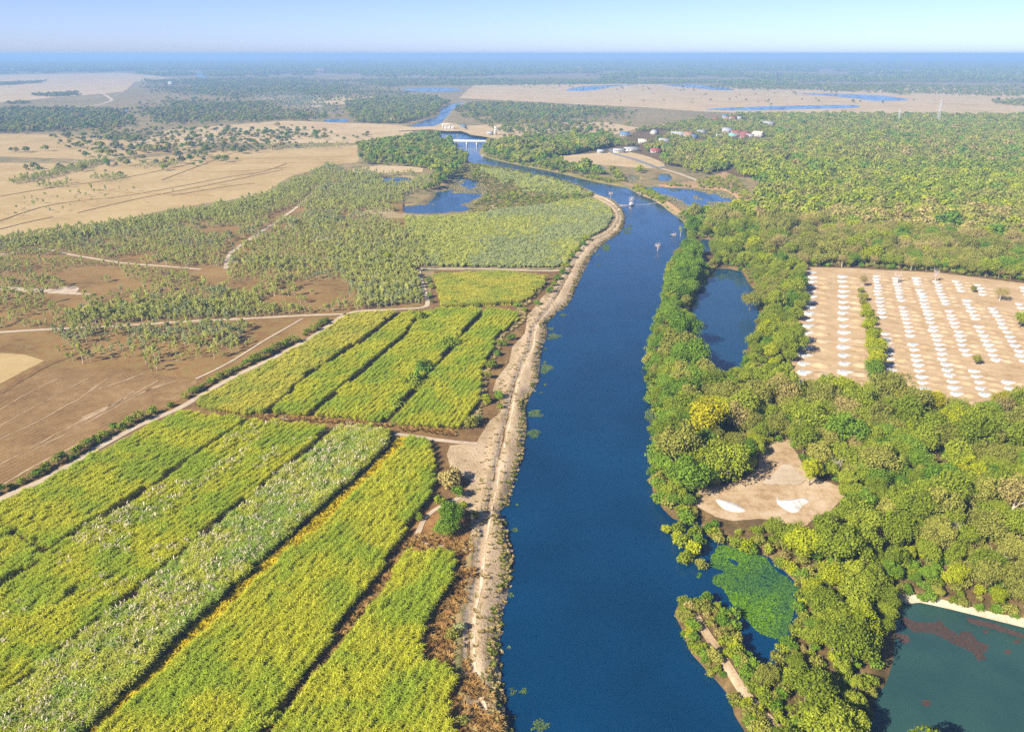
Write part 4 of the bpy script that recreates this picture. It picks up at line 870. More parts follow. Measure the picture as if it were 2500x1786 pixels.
plant('broadleaf_tree', 'tree_lime', 0, G(948, 640), 0, .75, 2.4, 'bright green tree standing alone in the grey plantation', 'tree', 'broadleaf trees of the left bank')
# peninsula and shoreline scrub
pen = poly([(1650, 1480), (1700, 1470), (1770, 1500), (1800, 1590), (1850, 1650), (1900, 1720), (1960, 1800), (1880, 1900), (1820, 1780), (1790, 1740), (1725, 1630), (1690, 1590), (1665, 1530)], 4, .5)
q = jitter_grid(pen, 1.7); q = q[(water_sd(q) > -.1) & away(q, PATHL, 1.5)]; q = q[fnoise(q[:, 0], q[:, 1], 7., 5) > .27]
pl = sorted(q.tolist(), key=lambda a: a[1]); cc_ = ['olive', 'green', 'dry', 'lime', 'olive', 'rich']
for k, xy in enumerate(pl):
    col = cc_[int(RNG.integers(0, 6))]
    plant('peninsula_bush', 'bush_' + col, k, xy, float(height(np.array([xy]))[0]), RNG.uniform(.5, 1.15), RNG.uniform(0, 6.28), f'{COLW[col]} bush on the peninsula, {ordinal(k + 1)} from the foreground', 'bush', 'bushes covering the peninsula')
islet = [(1612, 1225, 'lime', 1.3), (1640, 1240, 'olive', 1.6), (1625, 1300, 'lime', 1.1), (1655, 1300, 'green', 1.6), (1650, 1325, 'lime', 1.4), (1672, 1340, 'green', 1.5), (1690, 1360, 'lime', 1.9), (1672, 1376, 'green', 1.5), (1700, 1330, 'rich', 1.6), (1675, 1280, 'rich', 1.7), (1645, 1200, 'green', 1.8), (1610, 1190, 'olive', 1.4), (1708, 1385, 'olive', 1.2), (1690, 1310, 'green', 1.4), (1665, 1255, 'green', 1.6)]
for k, (a, b, col, ss) in enumerate(islet):
    xy = np.array(G(a, b, WATER)); plant('drowned_bush', 'bush_' + col, k, xy, WATER - .1, ss, RNG.uniform(0, 6.28), f'{COLW[col]} bush rising from shallow water off the right bank, {ordinal(k + 1)} from upstream', 'bush', 'bushes standing in the shallows')
fr = along([(1612, 1215), (1600, 1160), (1602, 1100), (1606, 1020), (1594, 960), (1588, 900), (1594, 840), (1608, 795), (1622, 745), (1630, 700), (1640, 655), (1665, 620), (1690, 580), (1676, 550)], 3.2, 0)
for k, xy in enumerate(fr):
    col = ['rich', 'green', 'rich', 'olive'][k % 4]
    plant('shore_shrub', 'bush_' + col, k, xy + RNG.normal(0, .5, 2), WATER + .3, RNG.uniform(1.2, 2.0), RNG.uniform(0, 6.28), f'{COLW[col]} shrub overhanging the right shore, {ordinal(k + 1)} from downstream', 'shrub', 'shrubs overhanging the right shore')

ps = along([(1722, 1292), (1760, 1322), (1820, 1336), (1878, 1352), (1928, 1396), (1968, 1438), (1946, 1482), (1960, 1511), (1930, 1562), (1905, 1596), (1880, 1660)], 2.3, 0)
for k, xy in enumerate(ps):
    col = ['rich', 'green', 'olive', 'green', 'lime'][k % 5]
    plant('pond_shrub', 'bush_' + col, k, xy + RNG.normal(0, .5, 2), WATER + .5, RNG.uniform(.9, 1.6), RNG.uniform(0, 6.28), f'{COLW[col]} shrub on the lily pond shore, {ordinal(k + 1)} from the river channel', 'shrub', 'shrubs around the lily pond')
# ------------------------------------------------------------------ young plantation on the left
SLIM = [FORMS['slim_euca'][k][2] for k in range(5)] + [FORMS['slim_grey'][k][2] for k in range(5)]
TRL = [P(t[0]) for t in TR[:10]]
def stand(region, sp, thr, scale, seed, ns=30., grey=.3):
    pg = poly(region, 8, 2, seed); q_ = jitter_grid(pg, sp); q_ = q_[water_sd(q_) > .8]
    q_ = q_[fnoise(q_[:, 0], q_[:, 1], ns, seed) > thr]; q_ = q_[away(q_, TRL, 1.8)]
    n_ = len(q_); gr = (fnoise(q_[:, 0], q_[:, 1], 40., seed + 3) + RNG.normal(0, .12, n_)) < grey
    return q_, scale * .68 * RNG.lognormal(-.05, .28, n_), RNG.integers(0, 5, n_) + 5 * gr
ST = [stand([(0, 606), (200, 570), (400, 530), (640, 494), (720, 442), (860, 430), (985, 470), (985, 540), (1035, 600), (1030, 740), (840, 764), (600, 775), (450, 784), (560, 700), (430, 655), (180, 625), (0, 625)], 2.6, .41, 1.05, 31),
      stand([(560, 640), (800, 625), (1030, 620), (1032, 742), (840, 760), (600, 770), (480, 770), (560, 700)], 2.9, .37, 1.05, 48),
      stand([(-100, 605), (0, 585), (250, 548), (500, 510), (640, 480), (720, 440), (740, 450), (640, 510), (480, 545), (250, 575), (0, 612), (-100, 640)], 2.4, .25, 1.05, 32, grey=.15),
      stand([(-100, 640), (0, 630), (180, 640), (420, 665), (560, 700), (500, 760), (300, 790), (0, 805), (-100, 810)], 3.0, .44, .95, 33),
      stand([(160, 770), (330, 745), (480, 735), (560, 755), (620, 770), (440, 782), (280, 792), (170, 795)], 2.0, .28, 1.15, 34),
      stand([(120, 812), (330, 802), (560, 792), (620, 800), (560, 850), (420, 850), (300, 842), (160, 850)], 2.5, .30, 1.15, 35),
      stand([(130, 850), (420, 850), (640, 830), (560, 900), (480, 920), (300, 900), (140, 895)], 4.2, .42, 1.15, 36),
      stand([(800, 405), (900, 420), (960, 450), (900, 490), (850, 515), (990, 548), (1030, 640), (1030, 740), (900, 755), (840, 700), (760, 560), (720, 450)], 2.6, .43, 1.05, 37, grey=.45),
      stand([(1000, 425), (1050, 440), (1050, 455), (1000, 475), (930, 495), (860, 510), (820, 470), (860, 430)], 3.0, .3, 1.1, 38),
      stand([(20, 445), (120, 425), (260, 390), (270, 395), (140, 432), (30, 452)], 3.0, .3, 1.3, 39), stand([(90, 455), (180, 440), (300, 425), (310, 440), (180, 458), (90, 462)], 4.0, .4, 1.1, 40),
      stand([(310, 405), (380, 395), (440, 400), (430, 412), (340, 415)], 5., .45, 1.2, 41), stand([(320, 490), (420, 470), (560, 440), (560, 450), (420, 482), (320, 500)], 11., .5, 1.6, 42),
      stand([(0, 500), (150, 470), (330, 460), (330, 480), (150, 520), (0, 540)], 16., .4, 1.3, 43), stand([(600, 360), (850, 352), (850, 362), (600, 368)], 7., .4, 1.2, 44)]
q = np.concatenate([a[0] for a in ST]); s = np.concatenate([a[1] for a in ST]); form = np.concatenate([a[2] for a in ST])
rot = RNG.uniform(0, 6.28, len(q)); order = np.argsort(np.hypot(*q.T) + np.where(in_view(q, 5), 0, 1e6)); ind = order[:290]; rest = order[290:]
items = [dict(xy=q[i], col='grey' if form[i] >= 5 else 'euca', i=i) for i in ind]
label_all(items, 'young plantation tree', {'the stubble corner': G(480, 925), 'the track junction': G(845, 767), 'the sandy track bend': G(1036, 710), 'the dark rutted track': G(180, 865), 'the pinkish heath track': G(129, 804), 'the lower heath': G(420, 850), 'the pinkish track middle': G(520, 782), 'the thin pale path': G(620, 850)})
for it in items:
    i = it['i']; plant('plantation_tree', 'slim_' + it['col'], int(form[i]) % 5, q[i], 0, float(s[i]), float(rot[i]), it['label'], 'tree', 'young trees on the heath')
scatter('plantation', q[rest], 0, rot[rest], s[rest], form[rest], SLIM, 'young eucalyptus plantation spread over the brown heath', 'plantation')
GB = [FORMS['bush_grey'][k][2] for k in range(4)] + [FORMS['bush_euca'][k][2] for k in range(4)]
pg = poly([(988, 534), (1100, 530), (1180, 522), (1300, 506), (1395, 492), (1445, 488), (1488, 510), (1496, 532), (1475, 562), (1440, 580), (1412, 602), (1380, 645), (1350, 655), (1040, 651), (1030, 610), (1000, 570)], 6, 1, 45)
q = jitter_grid(pg, 2.1, .3); n = len(q); g_ = fnoise(q[:, 0], q[:, 1], 40., 46) + RNG.normal(0, .1, n)
scatter('grove', q, 0, RNG.uniform(0, 6.28, n), RNG.uniform(.75, 1.2, n), RNG.integers(0, 4, n) + 4 * (g_ > .52), GB, 'dense grey-green grove on the river bend above the yellow cane', 'plantation')
pg = poly([(1170, 412), (1247, 420), (1302, 432), (1394, 454), (1440, 474), (1430, 480), (1340, 476), (1270, 470), (1230, 452), (1190, 430)], 6, 1, 47)
q = jitter_grid(pg, 2.6, .4); q = q[(fnoise(q[:, 0], q[:, 1], 25., 48) > .38) & (water_sd(q) > 1)]; n = len(q)
scatter('scrub', q, 0, RNG.uniform(0, 6.28, n), RNG.uniform(.8, 1.5, n), RNG.integers(0, 8, n), GB, 'grey-green scrub along the river side of the wet meadow', 'scrub')

# ------------------------------------------------------------------ far trees, in stands one cannot count
cidx = {c: i for i, c in enumerate(cols)}
FAR = [([(-100, 272), (0, 270), (160, 262), (300, 268), (345, 290), (330, 308), (160, 322), (0, 328), (-100, 330)], 9, .30, 'dark tree belt in the far left fields'),
       ([(340, 262), (560, 250), (780, 235), (860, 250), (830, 292), (700, 298), (520, 306), (350, 300)], 10, .40, 'open woodland behind the rose fields on the left'),
       ([(330, 198), (560, 190), (860, 205), (960, 228), (840, 240), (560, 240), (380, 225)], 14, .40, 'hazy wood in the far left distance'),
       ([(220, 318), (300, 322), (380, 350), (470, 372), (420, 382), (260, 372), (215, 345)], 8, .36, 'straggling trees between the tan fields'),
       ([(0, 368), (60, 362), (200, 366), (205, 374), (100, 378), (0, 378)], 8, .3, 'line of trees along a tan field on the left'),
       ([(350, 322), (560, 310), (740, 300), (740, 318), (560, 345), (420, 345)], 16, .46, 'scattered grey trees on the rose field'),
       ([(840, 250), (950, 240), (1040, 234), (1100, 250), (1076, 264), (1060, 284), (1030, 294), (980, 302), (860, 300)], 7, .22, 'dark woodland left of the upper river reach'),
       ([(1135, 256), (1180, 250), (1350, 256), (1540, 270), (1540, 282), (1380, 292), (1280, 290), (1200, 286), (1140, 296), (1095, 296), (1100, 275)], 9, .34, 'open woodland right of the upper river reach'),
       ([(880, 355), (960, 340), (1060, 330), (1095, 345), (1112, 362), (1136, 388), (1120, 425), (1092, 442), (1080, 456), (1055, 466), (1030, 470), (1040, 450), (1060, 430), (1030, 412), (870, 402)], 6.2, .22, 'dark riverside trees left of the bridge'),
       ([(1180, 360), (1215, 345), (1330, 338), (1500, 335), (1500, 358), (1400, 376), (1330, 388), (1400, 400), (1480, 430), (1440, 437), (1357, 417), (1283, 402), (1228, 391), (1185, 379)], 6.2, .2, 'riverside trees right of the bridge'),
       ([(1440, 418), (1500, 420), (1560, 412), (1600, 420), (1590, 440), (1540, 452), (1480, 442)], 6., .32, 'reedy trees behind the dyke pools'),
       ([(0, 300), (300, 310), (860, 300), (990, 330), (850, 350), (640, 400), (330, 440), (0, 470)], 17, .42, 'single trees dotted over the tan fields'),
       ([(330, 192), (700, 190), (1000, 200), (1080, 250), (840, 300), (500, 310), (330, 335), (180, 300), (330, 255)], 15, .43, 'mixed scrub and woodland of the far left plain'),
       ([(1130, 250), (1350, 255), (1560, 265), (1560, 322), (1500, 342), (1230, 337), (1140, 300)], 14, .34, 'mixed scrub and trees beyond the bridge'),
       ([(1700, 206), (2100, 206), (2700, 212), (2700, 240), (2300, 235), (2000, 222), (1750, 218)], 18, .30, 'mixed scrub of the far floodplain'),
       ([(1120, 300), (1560, 300), (1560, 330), (1200, 335)], 24, .42, 'single trees dotted over the rose field by the tower'),
       ([(1150, 205), (2500, 215), (2500, 285), (1800, 275), (1350, 250)], 60, .40, 'single trees dotted over the floodplain'),
       ([(1610, 414), (1680, 410), (1770, 408), (1790, 425), (1720, 432), (1660, 425)], 7., .3, 'pale green trees beside the dirt road'),
       ([(840, 194), (1200, 193), (1700, 196), (2500, 192), (2700, 192), (2700, 204), (2000, 202), (1700, 205), (1200, 210), (900, 212)], 14, .30, 'tree belt along the far edge of the floodplain'),
       ([(2380, 245), (2500, 240), (2700, 240), (2700, 262), (2440, 262)], 12, .3, 'pale wood at the far right of the floodplain'),
       ([(1700, 212), (2000, 208), (2300, 215), (2230, 235), (2000, 225), (1800, 222)], 16, .42, 'scrub patches on the floodplain'),
       ([(80, 232), (200, 225), (205, 234), (90, 240)], 10, .3, 'short tree line in the far left fields'), ([(-100, 206), (0, 203), (110, 198), (115, 203), (0, 210), (-100, 212)], 12, .25, 'thin dark tree line across the pale rice fields'),
       ([(0, 255), (60, 250), (95, 255), (90, 268), (0, 272)], 10, .3, 'green grove at the left edge of the distance')]
for k, (reg, sp_, thr, lab) in enumerate(FAR):
    pg = poly(reg, 14, sp_ * 1.6, 200 + k); near_ = sp_ < 6.5; q = jitter_grid(pg, sp_ * (.92 if near_ else .70), .5); ed = edge_dist(pg, q)
    fn = fnoise(q[:, 0] * .5, q[:, 1], sp_ * 9, 210 + k) * .4 + fnoise(q[:, 0] * .6, q[:, 1], 26., 240 + k) * .35 + .25 * RNG.random(len(q))
    q = q[fn > (thr + .05 if near_ else thr + .13) + .25 * np.exp(-ed / (sp_ * 3.5))]; q = q[water_sd(q) > 1.5]; n = len(q)
    c_ = RNG.choice([0, 1, 2, 4, 5], n, p=[.18, .14, .24, .08, .36]) if not near_ else RNG.choice([0, 1, 2, 3], n, p=[.34, .36, .22, .08])
    if 'pale green' in lab or 'reedy' in lab: c_ = RNG.choice([0, 3, 2], n, p=[.4, .3, .3])
    scatter('tree_belt', q, 0, RNG.uniform(0, 6.28, n), RNG.lognormal(-.05, .25, n) * (.8 if near_ else .72), c_ * 3 + RNG.integers(0, 3, n), FARM, lab, 'trees')
# the wide distance
rr = np.exp(RNG.uniform(math.log(2900), math.log(11500), 130000)); wgt = (rr / 11500) ; aa = RNG.uniform(math.radians(-40), math.radians(40), len(rr))
q = np.stack([rr * np.sin(aa), rr * np.cos(aa)], 1); px, py = px_of(q)
f_ = fnoise(q[:, 0], q[:, 1] * .7, 800., 61) * .5 + fnoise(q[:, 0], q[:, 1] * .6, 260., 62) * .5
thr = np.where(rr > 4600, .46, .56) - np.clip((rr - 6500) / 26000, 0, .09)
keep = (f_ > thr) & (RNG.random(len(rr)) < np.clip((rr / 7500) ** 1.0, .22, 1))
for pts_, _ in FARW: keep &= ~inside(poly(pts_, 60, 5), q)
for pts_, m_, lab_ in FARF: keep &= ~inside(poly(pts_, 60, 5), q)
q = q[keep]; n = len(q); rr = np.hypot(*q.T)
scatter('distant_trees', q, 0, RNG.uniform(0, 6.28, n), RNG.uniform(.9, 1.5, n) * (1.0 + (rr - 2900) / 4200), RNG.choice([0, 1, 2, 5], n) * 3 + RNG.integers(0, 3, n), FARM, 'patchwork of distant woods below the horizon', 'trees')

# ------------------------------------------------------------------ sand heaps in rows
def Z6(x, y): return (1660 + x * .36955, 640 + y * .36955)
def heap_form(seed, L, W, h, tail, dent):
    rng = np.random.default_rng(seed); vs = [(0, 0, h * (1 - dent))]; nseg, rings_ = 16, 4; fs = []
    for j in range(1, rings_ + 1):
        t = j / rings_
        for k in range(nseg):
            a = 2 * math.pi * k / nseg; c, s_ = math.cos(a), math.sin(a)
            stretch = 1 + tail * max(0, c) ** 3
            rr = t * (1 + rng.normal(0, .05))
            x = L * .5 * c * rr * stretch; y = W * .5 * s_ * rr * (1 - .55 * max(0, c) ** 2 * (tail > 0))
            z = h * (math.cos(t * math.pi / 2) ** 1.1 if dent == 0 else (math.sin(min(1, t * 1.5) * math.pi / 2) * (1 - dent) + dent * 0 if t < .66 else math.cos((t - .5) / .5 * math.pi / 2)))
            if dent: z = h * (.25, .8, .75, 0)[j - 1] * (1 + rng.normal(0, .08))
            vs.append((x, y, max(-.15 if j == rings_ else 0, z)))
    if dent: vs[0] = (0, 0, h * .12)
    for k in range(nseg):
        fs.append((0, 1 + k, 1 + (k + 1) % nseg, 1 + (k + 1) % nseg))
        for j in range(rings_ - 1):
            a = 1 + j * nseg; b = a + nseg; fs.append((a + k, b + k, b + (k + 1) % nseg, a + (k + 1) % nseg))
    v = np.array(vs); tri = np.array(fs)
    t3 = np.concatenate([tri[:, [0, 1, 2]], tri[tri[:, 2] != tri[:, 3]][:, [0, 2, 3]]])
    return v, t3
HEAP = []
for i in range(4):
    v, f = heap_form(10 + i, 2.9, 4.2, .8, 1.5, .5); cen = f.max(1) <= 32
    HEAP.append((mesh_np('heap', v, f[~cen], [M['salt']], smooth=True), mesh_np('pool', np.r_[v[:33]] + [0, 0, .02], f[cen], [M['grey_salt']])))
SOILM = [mesh_np('soil_mound', *heap_form(30 + i, 8.2, 6.4, .55 + .15 * i, .15, .0), [M['pans'] if i % 2 else M['clearing']], smooth=True) for i in range(4)]
HROWS = [((868, 73), (790, 860), 19, (), 1), ((1065, 100), (1082, 930), 19, (), 1), ((1290, 95), (1405, 797), 26, (13, 14, 15), .8), ((1420, 110), (1600, 840), 27, (8, 17), .8), ((1550, 110), (1860, 1010), 31, (3,), .85),
         ((1688, 132), (2000, 880), 27, (8, 20, 21), .8), ((1822, 132), (2235, 970), 29, (4, 5, 12, 21, 22, 23), .85), ((1965, 155), (2268, 655), 20, (4, 5, 6), .8), ((2262, 172), (2430, 470), 12, (), .8), ((2235, 280), (2330, 440), 7, (), .75)]
for r, (a, b, n, miss, ss) in enumerate(HROWS):
    A = np.array(G(*Z6(*a))); B = np.array(G(*Z6(*b)))
    for k in range(n):
        if k in miss: continue
        xy = A + (B - A) * k / (n - 1) + RNG.normal(0, .22, 2); dx = B - A
        ax, ay = px_of(xy[None])
        if ax[0] > 2530: continue
        o = bpy.data.objects.new('sand_heap', None); COL.objects.link(o)
        sc_ = ss * RNG.uniform(.88, 1.1)
        o.location = (xy[0], xy[1], .14); o.rotation_euler = (0, 0, RNG.normal(.12, .12)); o.scale = (sc_ * 1.32, sc_ * 1.15, sc_ * RNG.uniform(.85, 1.2)); o.empty_display_size = .3
        o['label'] = f'white sand heap, {ordinal(k + 1)} from the far end of the {ordinal(r + 1)} heap row from the pond'; o['category'] = 'sand heap'; o['group'] = 'white sand heaps in rows'
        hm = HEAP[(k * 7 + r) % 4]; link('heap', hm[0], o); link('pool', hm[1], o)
        if r < 8 and (r * 5 + k * 3) % 7 != 0:
            link('soil_mound', SOILM[(k + r) % 4], None, f'low tan earth mound beside the {ordinal(k + 1)} white heap of the {ordinal(r + 1)} row from the pond', 'earth mound', 'tan earth mounds beside the white heaps', None,
                 (xy[0] + (7.2 if r < 2 else 5.6) * 1.0, xy[1] - 1.2, .10), RNG.normal(0, .1), (1. if r < 2 else .72) * RNG.uniform(.9, 1.1))
# white tailings heap in the clearing
def blob(name, px_pts, h, mat, label, cat, z=.12, res=.8):
    pg = poly(px_pts, 1.2, .35, int(px_pts[0][0]), True)
    return drape(name, pg, mat, z, label, cat, res=res, kind='thing', zf=lambda v: h * np.clip(edge_dist(pg, v) / 1.6, 0, 1) ** .8 * (.6 + .7 * fnoise(v[:, 0], v[:, 1], 2.2, 4)))
blob('sand_heap', [(1897, 1212), (1905, 1222), (1935, 1218), (1970, 1216), (1976, 1224), (1960, 1234), (1950, 1250), (1935, 1252), (1912, 1240), (1900, 1232)], .9, M['salt'], 'large ragged white sand heap at the foot of the clearing', 'sand heap')
blob('sand_heap', [(1746, 1220), (1770, 1222), (1800, 1232), (1820, 1246), (1800, 1250), (1770, 1244)], .5, M['salt'], 'low whitish sand spread in the shade at the clearing', 'sand heap')

# ------------------------------------------------------------------ floating plants
M['lily'] = foliage('lily_leaf', [(0, (.055, .13, .008)), (.5, (.085, .18, .010)), (1, (.14, .25, .012))], .1, .1, .85, 30., (.030, .090, .036))
M['weedmat'] = foliage('float_leaf', [(0, (.05, .09, .03)), (.5, (.09, .14, .045)), (1, (.15, .20, .06))], .1)
M['redweed'] = foliage('red_weed', [(0, (.055, .034, .030)), (.5, (.080, .046, .040)), (1, (.105, .060, .050))], .1)
M['yellowweed'] = foliage('yellow_weed', [(0, (.20, .17, .04)), (.5, (.30, .25, .07)), (1, (.40, .33, .12))], .1)
def float_mesh(name, pts, size, mat, tilt=.25, z=.03):
    p3 = np.c_[pts, np.full(len(pts), WATER + z) + RNG.uniform(0, .06, len(pts))]
    v, f = leaves(RNG, p3, np.tile([0, 0, 1.0], (len(pts), 1)), size, tilt, .9)
    v[:, 2] = np.maximum(v[:, 2], WATER + .012); return mesh_np(name, v, f, [mat])
pond_lily = rough(P([(1758, 1330), (1800, 1336), (1872, 1362), (1885, 1385), (1925, 1410), (1958, 1440), (1935, 1470), (1938, 1500), (1925, 1530), (1920, 1552), (1895, 1560), (1860, 1545), (1825, 1515), (1795, 1490), (1765, 1440), (1700, 1412), (1705, 1402), (1735, 1400), (1735, 1360)], WATER), 2., .9, 5, False)
q = jitter_grid(pond_lily, .25, .5); nz = fnoise(q[:, 0], q[:, 1], 9., 91); q = q[(nz > .22)]
q = q[water_sd(q) < -.1]
link('water_lilies', float_mesh('water_lilies', q, .46, M['lily'], .35), label='mat of bright and dark green water plants on the lily pond', cat='water plants', kind='stuff')
MATS = [(1352, 821, 15, 9), (1346, 803, 8, 4), (1333, 900, 15, 11), (1307, 1011, 18, 9), (1302, 1059, 17, 14), (1374, 769, 9, 4), (1329, 884, 5, 2), (1331, 938, 4, 3), (1322, 958, 5, 2), (1332, 851, 5, 2.5), (1585, 1012, 13, 15), (1582, 972, 10, 9),
        (1317, 1772, 24, 16), (1275, 1686, 12, 9), (1250, 1688, 9, 9), (1247, 1452, 9, 7), (1256, 1293, 6, 5), (1243, 1581, 5, 4), (1251, 1750, 8, 5), (1531, 566, 11, 4), (1534, 557, 10, 2.5), (1537, 551, 8, 2.5), (1480, 603, 9, 9), (1461, 647, 4, 2), (1262, 1232, 5, 3), (1460, 622, 6, 2)]
for k, (a, b, w, h) in enumerate(MATS):
    th = np.linspace(0, 2 * math.pi, 15)[:-1]; rj = RNG.uniform(.55, 1.25, 14)
    pg = rough(P([(a + w * math.cos(t_) * r_, b + h * math.sin(t_) * r_) for t_, r_ in zip(th, rj)], WATER), .7, .35, k, True)
    q = jitter_grid(pg, .26 if w > 6 else .22, .5)
    if len(q): link('floating_weed', float_mesh('floating_weed', q, .36, M['weedmat'], .3), label=f'patch of green floating weed on the river, {ordinal(sorted(range(len(MATS)), key=lambda i: -MATS[i][1]).index(k) + 1)} counted upstream', cat='weed patch', group='floating weed patches on the river')
RED = [[(2195, 1497), (2230, 1515), (2275, 1518), (2290, 1512), (2305, 1525), (2345, 1550), (2345, 1540), (2372, 1542), (2385, 1560), (2415, 1575), (2405, 1592), (2395, 1595), (2404, 1608), (2385, 1614), (2372, 1590), (2330, 1572), (2280, 1545), (2230, 1540), (2195, 1520)],
       [(2185, 1545), (2215, 1548), (2227, 1566), (2210, 1572), (2190, 1560)], [(2360, 1505), (2420, 1520), (2500, 1548), (2530, 1560), (2490, 1556), (2460, 1548), (2420, 1535), (2370, 1520)], [(2395, 1535), (2412, 1537), (2415, 1544), (2400, 1544)], [(2452, 1584), (2470, 1584), (2466, 1597), (2452, 1594)], [(2474, 1563), (2492, 1564), (2488, 1571), (2474, 1571)],
       [(2250, 1708), (2270, 1706), (2268, 1722), (2252, 1720)], [(2085 + 40, 1720), (2140, 1722), (2138, 1736), (2124, 1734)]]
for k, pts in enumerate(RED):
    pg = rough(P(pts, WATER), 1., .6, 80 + k, False); q = jitter_grid(pg, .22, .5)
    link('red_weed', float_mesh('red_weed', q, .34, M['redweed'], .12, .0), label=['large branching patch of red weed on the murky pond', 'small red weed patch left of the large one', 'long red weed strip below the sandy bank', 'tiny red weed patch above the large patch', 'round red weed patch right of the large one', 'little red weed patch near the long strip', 'faint red weed patch in open murky water', 'red weed patch against the wooded pond shore'][k], cat='weed patch', group='red weed patches on the murky pond')
for (name, thr, seed, lab) in (('flooded_field', .60, 71, 'yellow weed spreading over the flooded field'), ('oxbow', .74, 72, 'weed scattered over the oxbow water'), ('reed_pool', .5, 73, 'weed over the small reedy pool')):
    q = jitter_grid(BODIES[name], .62, .5); wd = water_sd(q); ex = fnoise(q[:, 0], q[:, 1] * .5, 18., seed) + .35 * np.exp(wd / 4.0)
    if name == 'oxbow': ppx, ppy = px_of(q); ex = ex + np.clip((ppx - 1090) / 500, -.2, .2)
    if name == 'flooded_field': ppx, ppy = px_of(q); ex = ex + np.clip((ppx - 1690) / 600, -.25, .2)
    q = q[(ex > thr) & (RNG.random(len(q)) < .8)]
    link('water_weed', float_mesh('water_weed', q, .8, M['yellowweed'], .3), label=lab, cat='water plants', kind='stuff')

# ------------------------------------------------------------------ dead trees standing in the river
def dead_form(seed, h, spread, n=26):
    rng = np.random.default_rng(seed); trunk = tube([(0, 0, -1), (.1, 0, h * .3), (0, .1, h * .55)], [.22, .17, .12], 6); br = []
    for i in range(n):
        z = h * rng.uniform(.2, .55); a = rng.uniform(0, 6.283); L = rng.uniform(.6, 1) * spread
        e = np.array([math.cos(a) * L, math.sin(a) * L, z + h * rng.uniform(.15, .45)]); br.append(limb(rng, (0, 0, z), e, .09, .03, 4))
        for j in range(4):
            t_ = rng.uniform(.4, 1); p0 = np.array([0, 0, z]) * (1 - t_) + e * t_; br.append(limb(rng, p0, p0 + rng.normal(0, .28, 3) * spread + [0, 0, .3 * spread], .04, .015, 3))
    return trunk, cat_(*br)
for k, (a, b, h, spr, lab) in enumerate([(1605, 612, 5.5, 2.0, 'pale dead tree alone in the wide river bend'), (1540, 501, 8.0, 2.6, 'tall pale dead tree beside the raft hut'), (1491, 480, 4.6, 2.8, 'round dead bush in the river above the raft'), (1560, 478, 3.5, 2.2, 'dead bush against the foot of the dyke'), (1644, 578, 2.2, 2.4, 'low dead bush near the wooded shore'), (1178, 385, 4.0, 3.0, 'dead bush on the shore below the bridge')]):
    o = link('dead_tree', None, None, lab, 'dead tree', 'dead trees in the river', None, (*G(a, b, WATER), WATER)); tr, br = dead_form(50 + k, h, spr)
    part('trunk', *tr, M['deadwood'], o); part('branches', *br, M['deadwood'], o)
for a, b, ss, lab in ((1661, 577, .9, 'tall pale-trunked tree in the water at the wooded bend'), (1118, 347, 1.2, 'pale tree in the river just above the bridge'), (1102, 346, .7, 'small tree in the river just above the bridge')):
    plant('river_tree', 'slim_grey', 1, G(a, b, WATER), WATER - .3, ss * 1.6, 1., lab, 'tree', 'trees standing in the river')

for k, (a, b, h, spr, lab) in enumerate([(2030, 1165, 8, 2.4, 'bare grey tree at the right rim of the clearing'), (1935, 725, 8, 2.2, 'pale bare tree beside the upper corner of the heap field'), (2282, 688, 9, 2.0, 'bare trunk at the top edge of the heap rows'), (2190, 690, 6, 2.6, 'bare grey tree above the third heap row'), (2262, 1262, 7, 2.4, 'bare tree deep in the lower woodland'), (2330, 1330, 7, 2.6, 'pale dead tree in the woodland above the murky pond'), (2420, 1405, 7, 2.2, 'bare pale tree near the sandy pond bank'), (1790, 560, 8, 2.4, 'grey bare tree behind the small dark pool'), (2060, 960, 6, 2.8, 'bare grey thicket tree below the first heap rows'), (2010, 940, 5, 2.6, 'low bare tree at the foot of the first heap row')]):
    o = link('bare_tree', None, None, lab, 'bare tree', 'bare trees of the woodland', None, (*G(a, b), 0)); tr, br = dead_form(70 + k, h, spr, 30)
    part('trunk', *tr, M['deadwood'], o); part('branches', *br, M['deadwood'], o)
# ------------------------------------------------------------------ raft, bridge, sluice, tower
o = link('raft', None, None, 'floating walkway with a small hut reaching out from the left bank', 'raft', None, None, (*G(1524, 502, WATER), WATER))
x0 = G(1501, 502, WATER)[0] - G(1524, 502, WATER)[0]; x1 = -x0
part('deck', *box(x0, x1, -.8, .8, .1, .35), M['deadwood'], o)
for k in range(9): part('post', *box(x0 + 1 + k * 1.7, x0 + 1.12 + k * 1.7, -.75, -.63, .35, 1.5), M['deadwood'], o)
w_ = part('hut_wall', *box(x1 - 3.6, x1 - .4, -1.3, 1.3, .35, 2.3), M['white'], o); part('hut_roof', *box(x1 - 3.9, x1 - .1, -1.6, 1.6, 2.3, 2.5), M['concrete'], o); part('hut_door', *box(x1 - 2.4, x1 - 1.6, -1.34, -1.3, .4, 1.9), M['dark'], o)
a = np.array([*G(1547, 502, WATER), WATER + 1.0]); b = np.array([*G(1612, 497), 1.2]); L_ = np.linspace(0, 1, 12)
part_c = cat_(tube([a + (b - a) * t_ - [0, 0, .8 * math.sin(t_ * math.pi)] for t_ in L_], [.10] * 12, 4)); link('mooring_cable', mesh_np('mooring_cable', *part_c, [M['white']]), None, 'pale cable strung from the raft to the dyke', 'cable')
dk = P([(1085, 351), (1245, 353)]); mid = dk.mean(0); ang = math.atan2(*(dk[1] - dk[0])[::-1]); half = np.linalg.norm(dk[1] - dk[0]) / 2
o = link('road_bridge', None, None, 'white concrete road bridge on slab piers across the river', 'bridge', None, None, (*mid, 0), ang)
part('deck', *box(-half, half, -3.6, 3.6, 3.4, 4.4), M['white'], o)
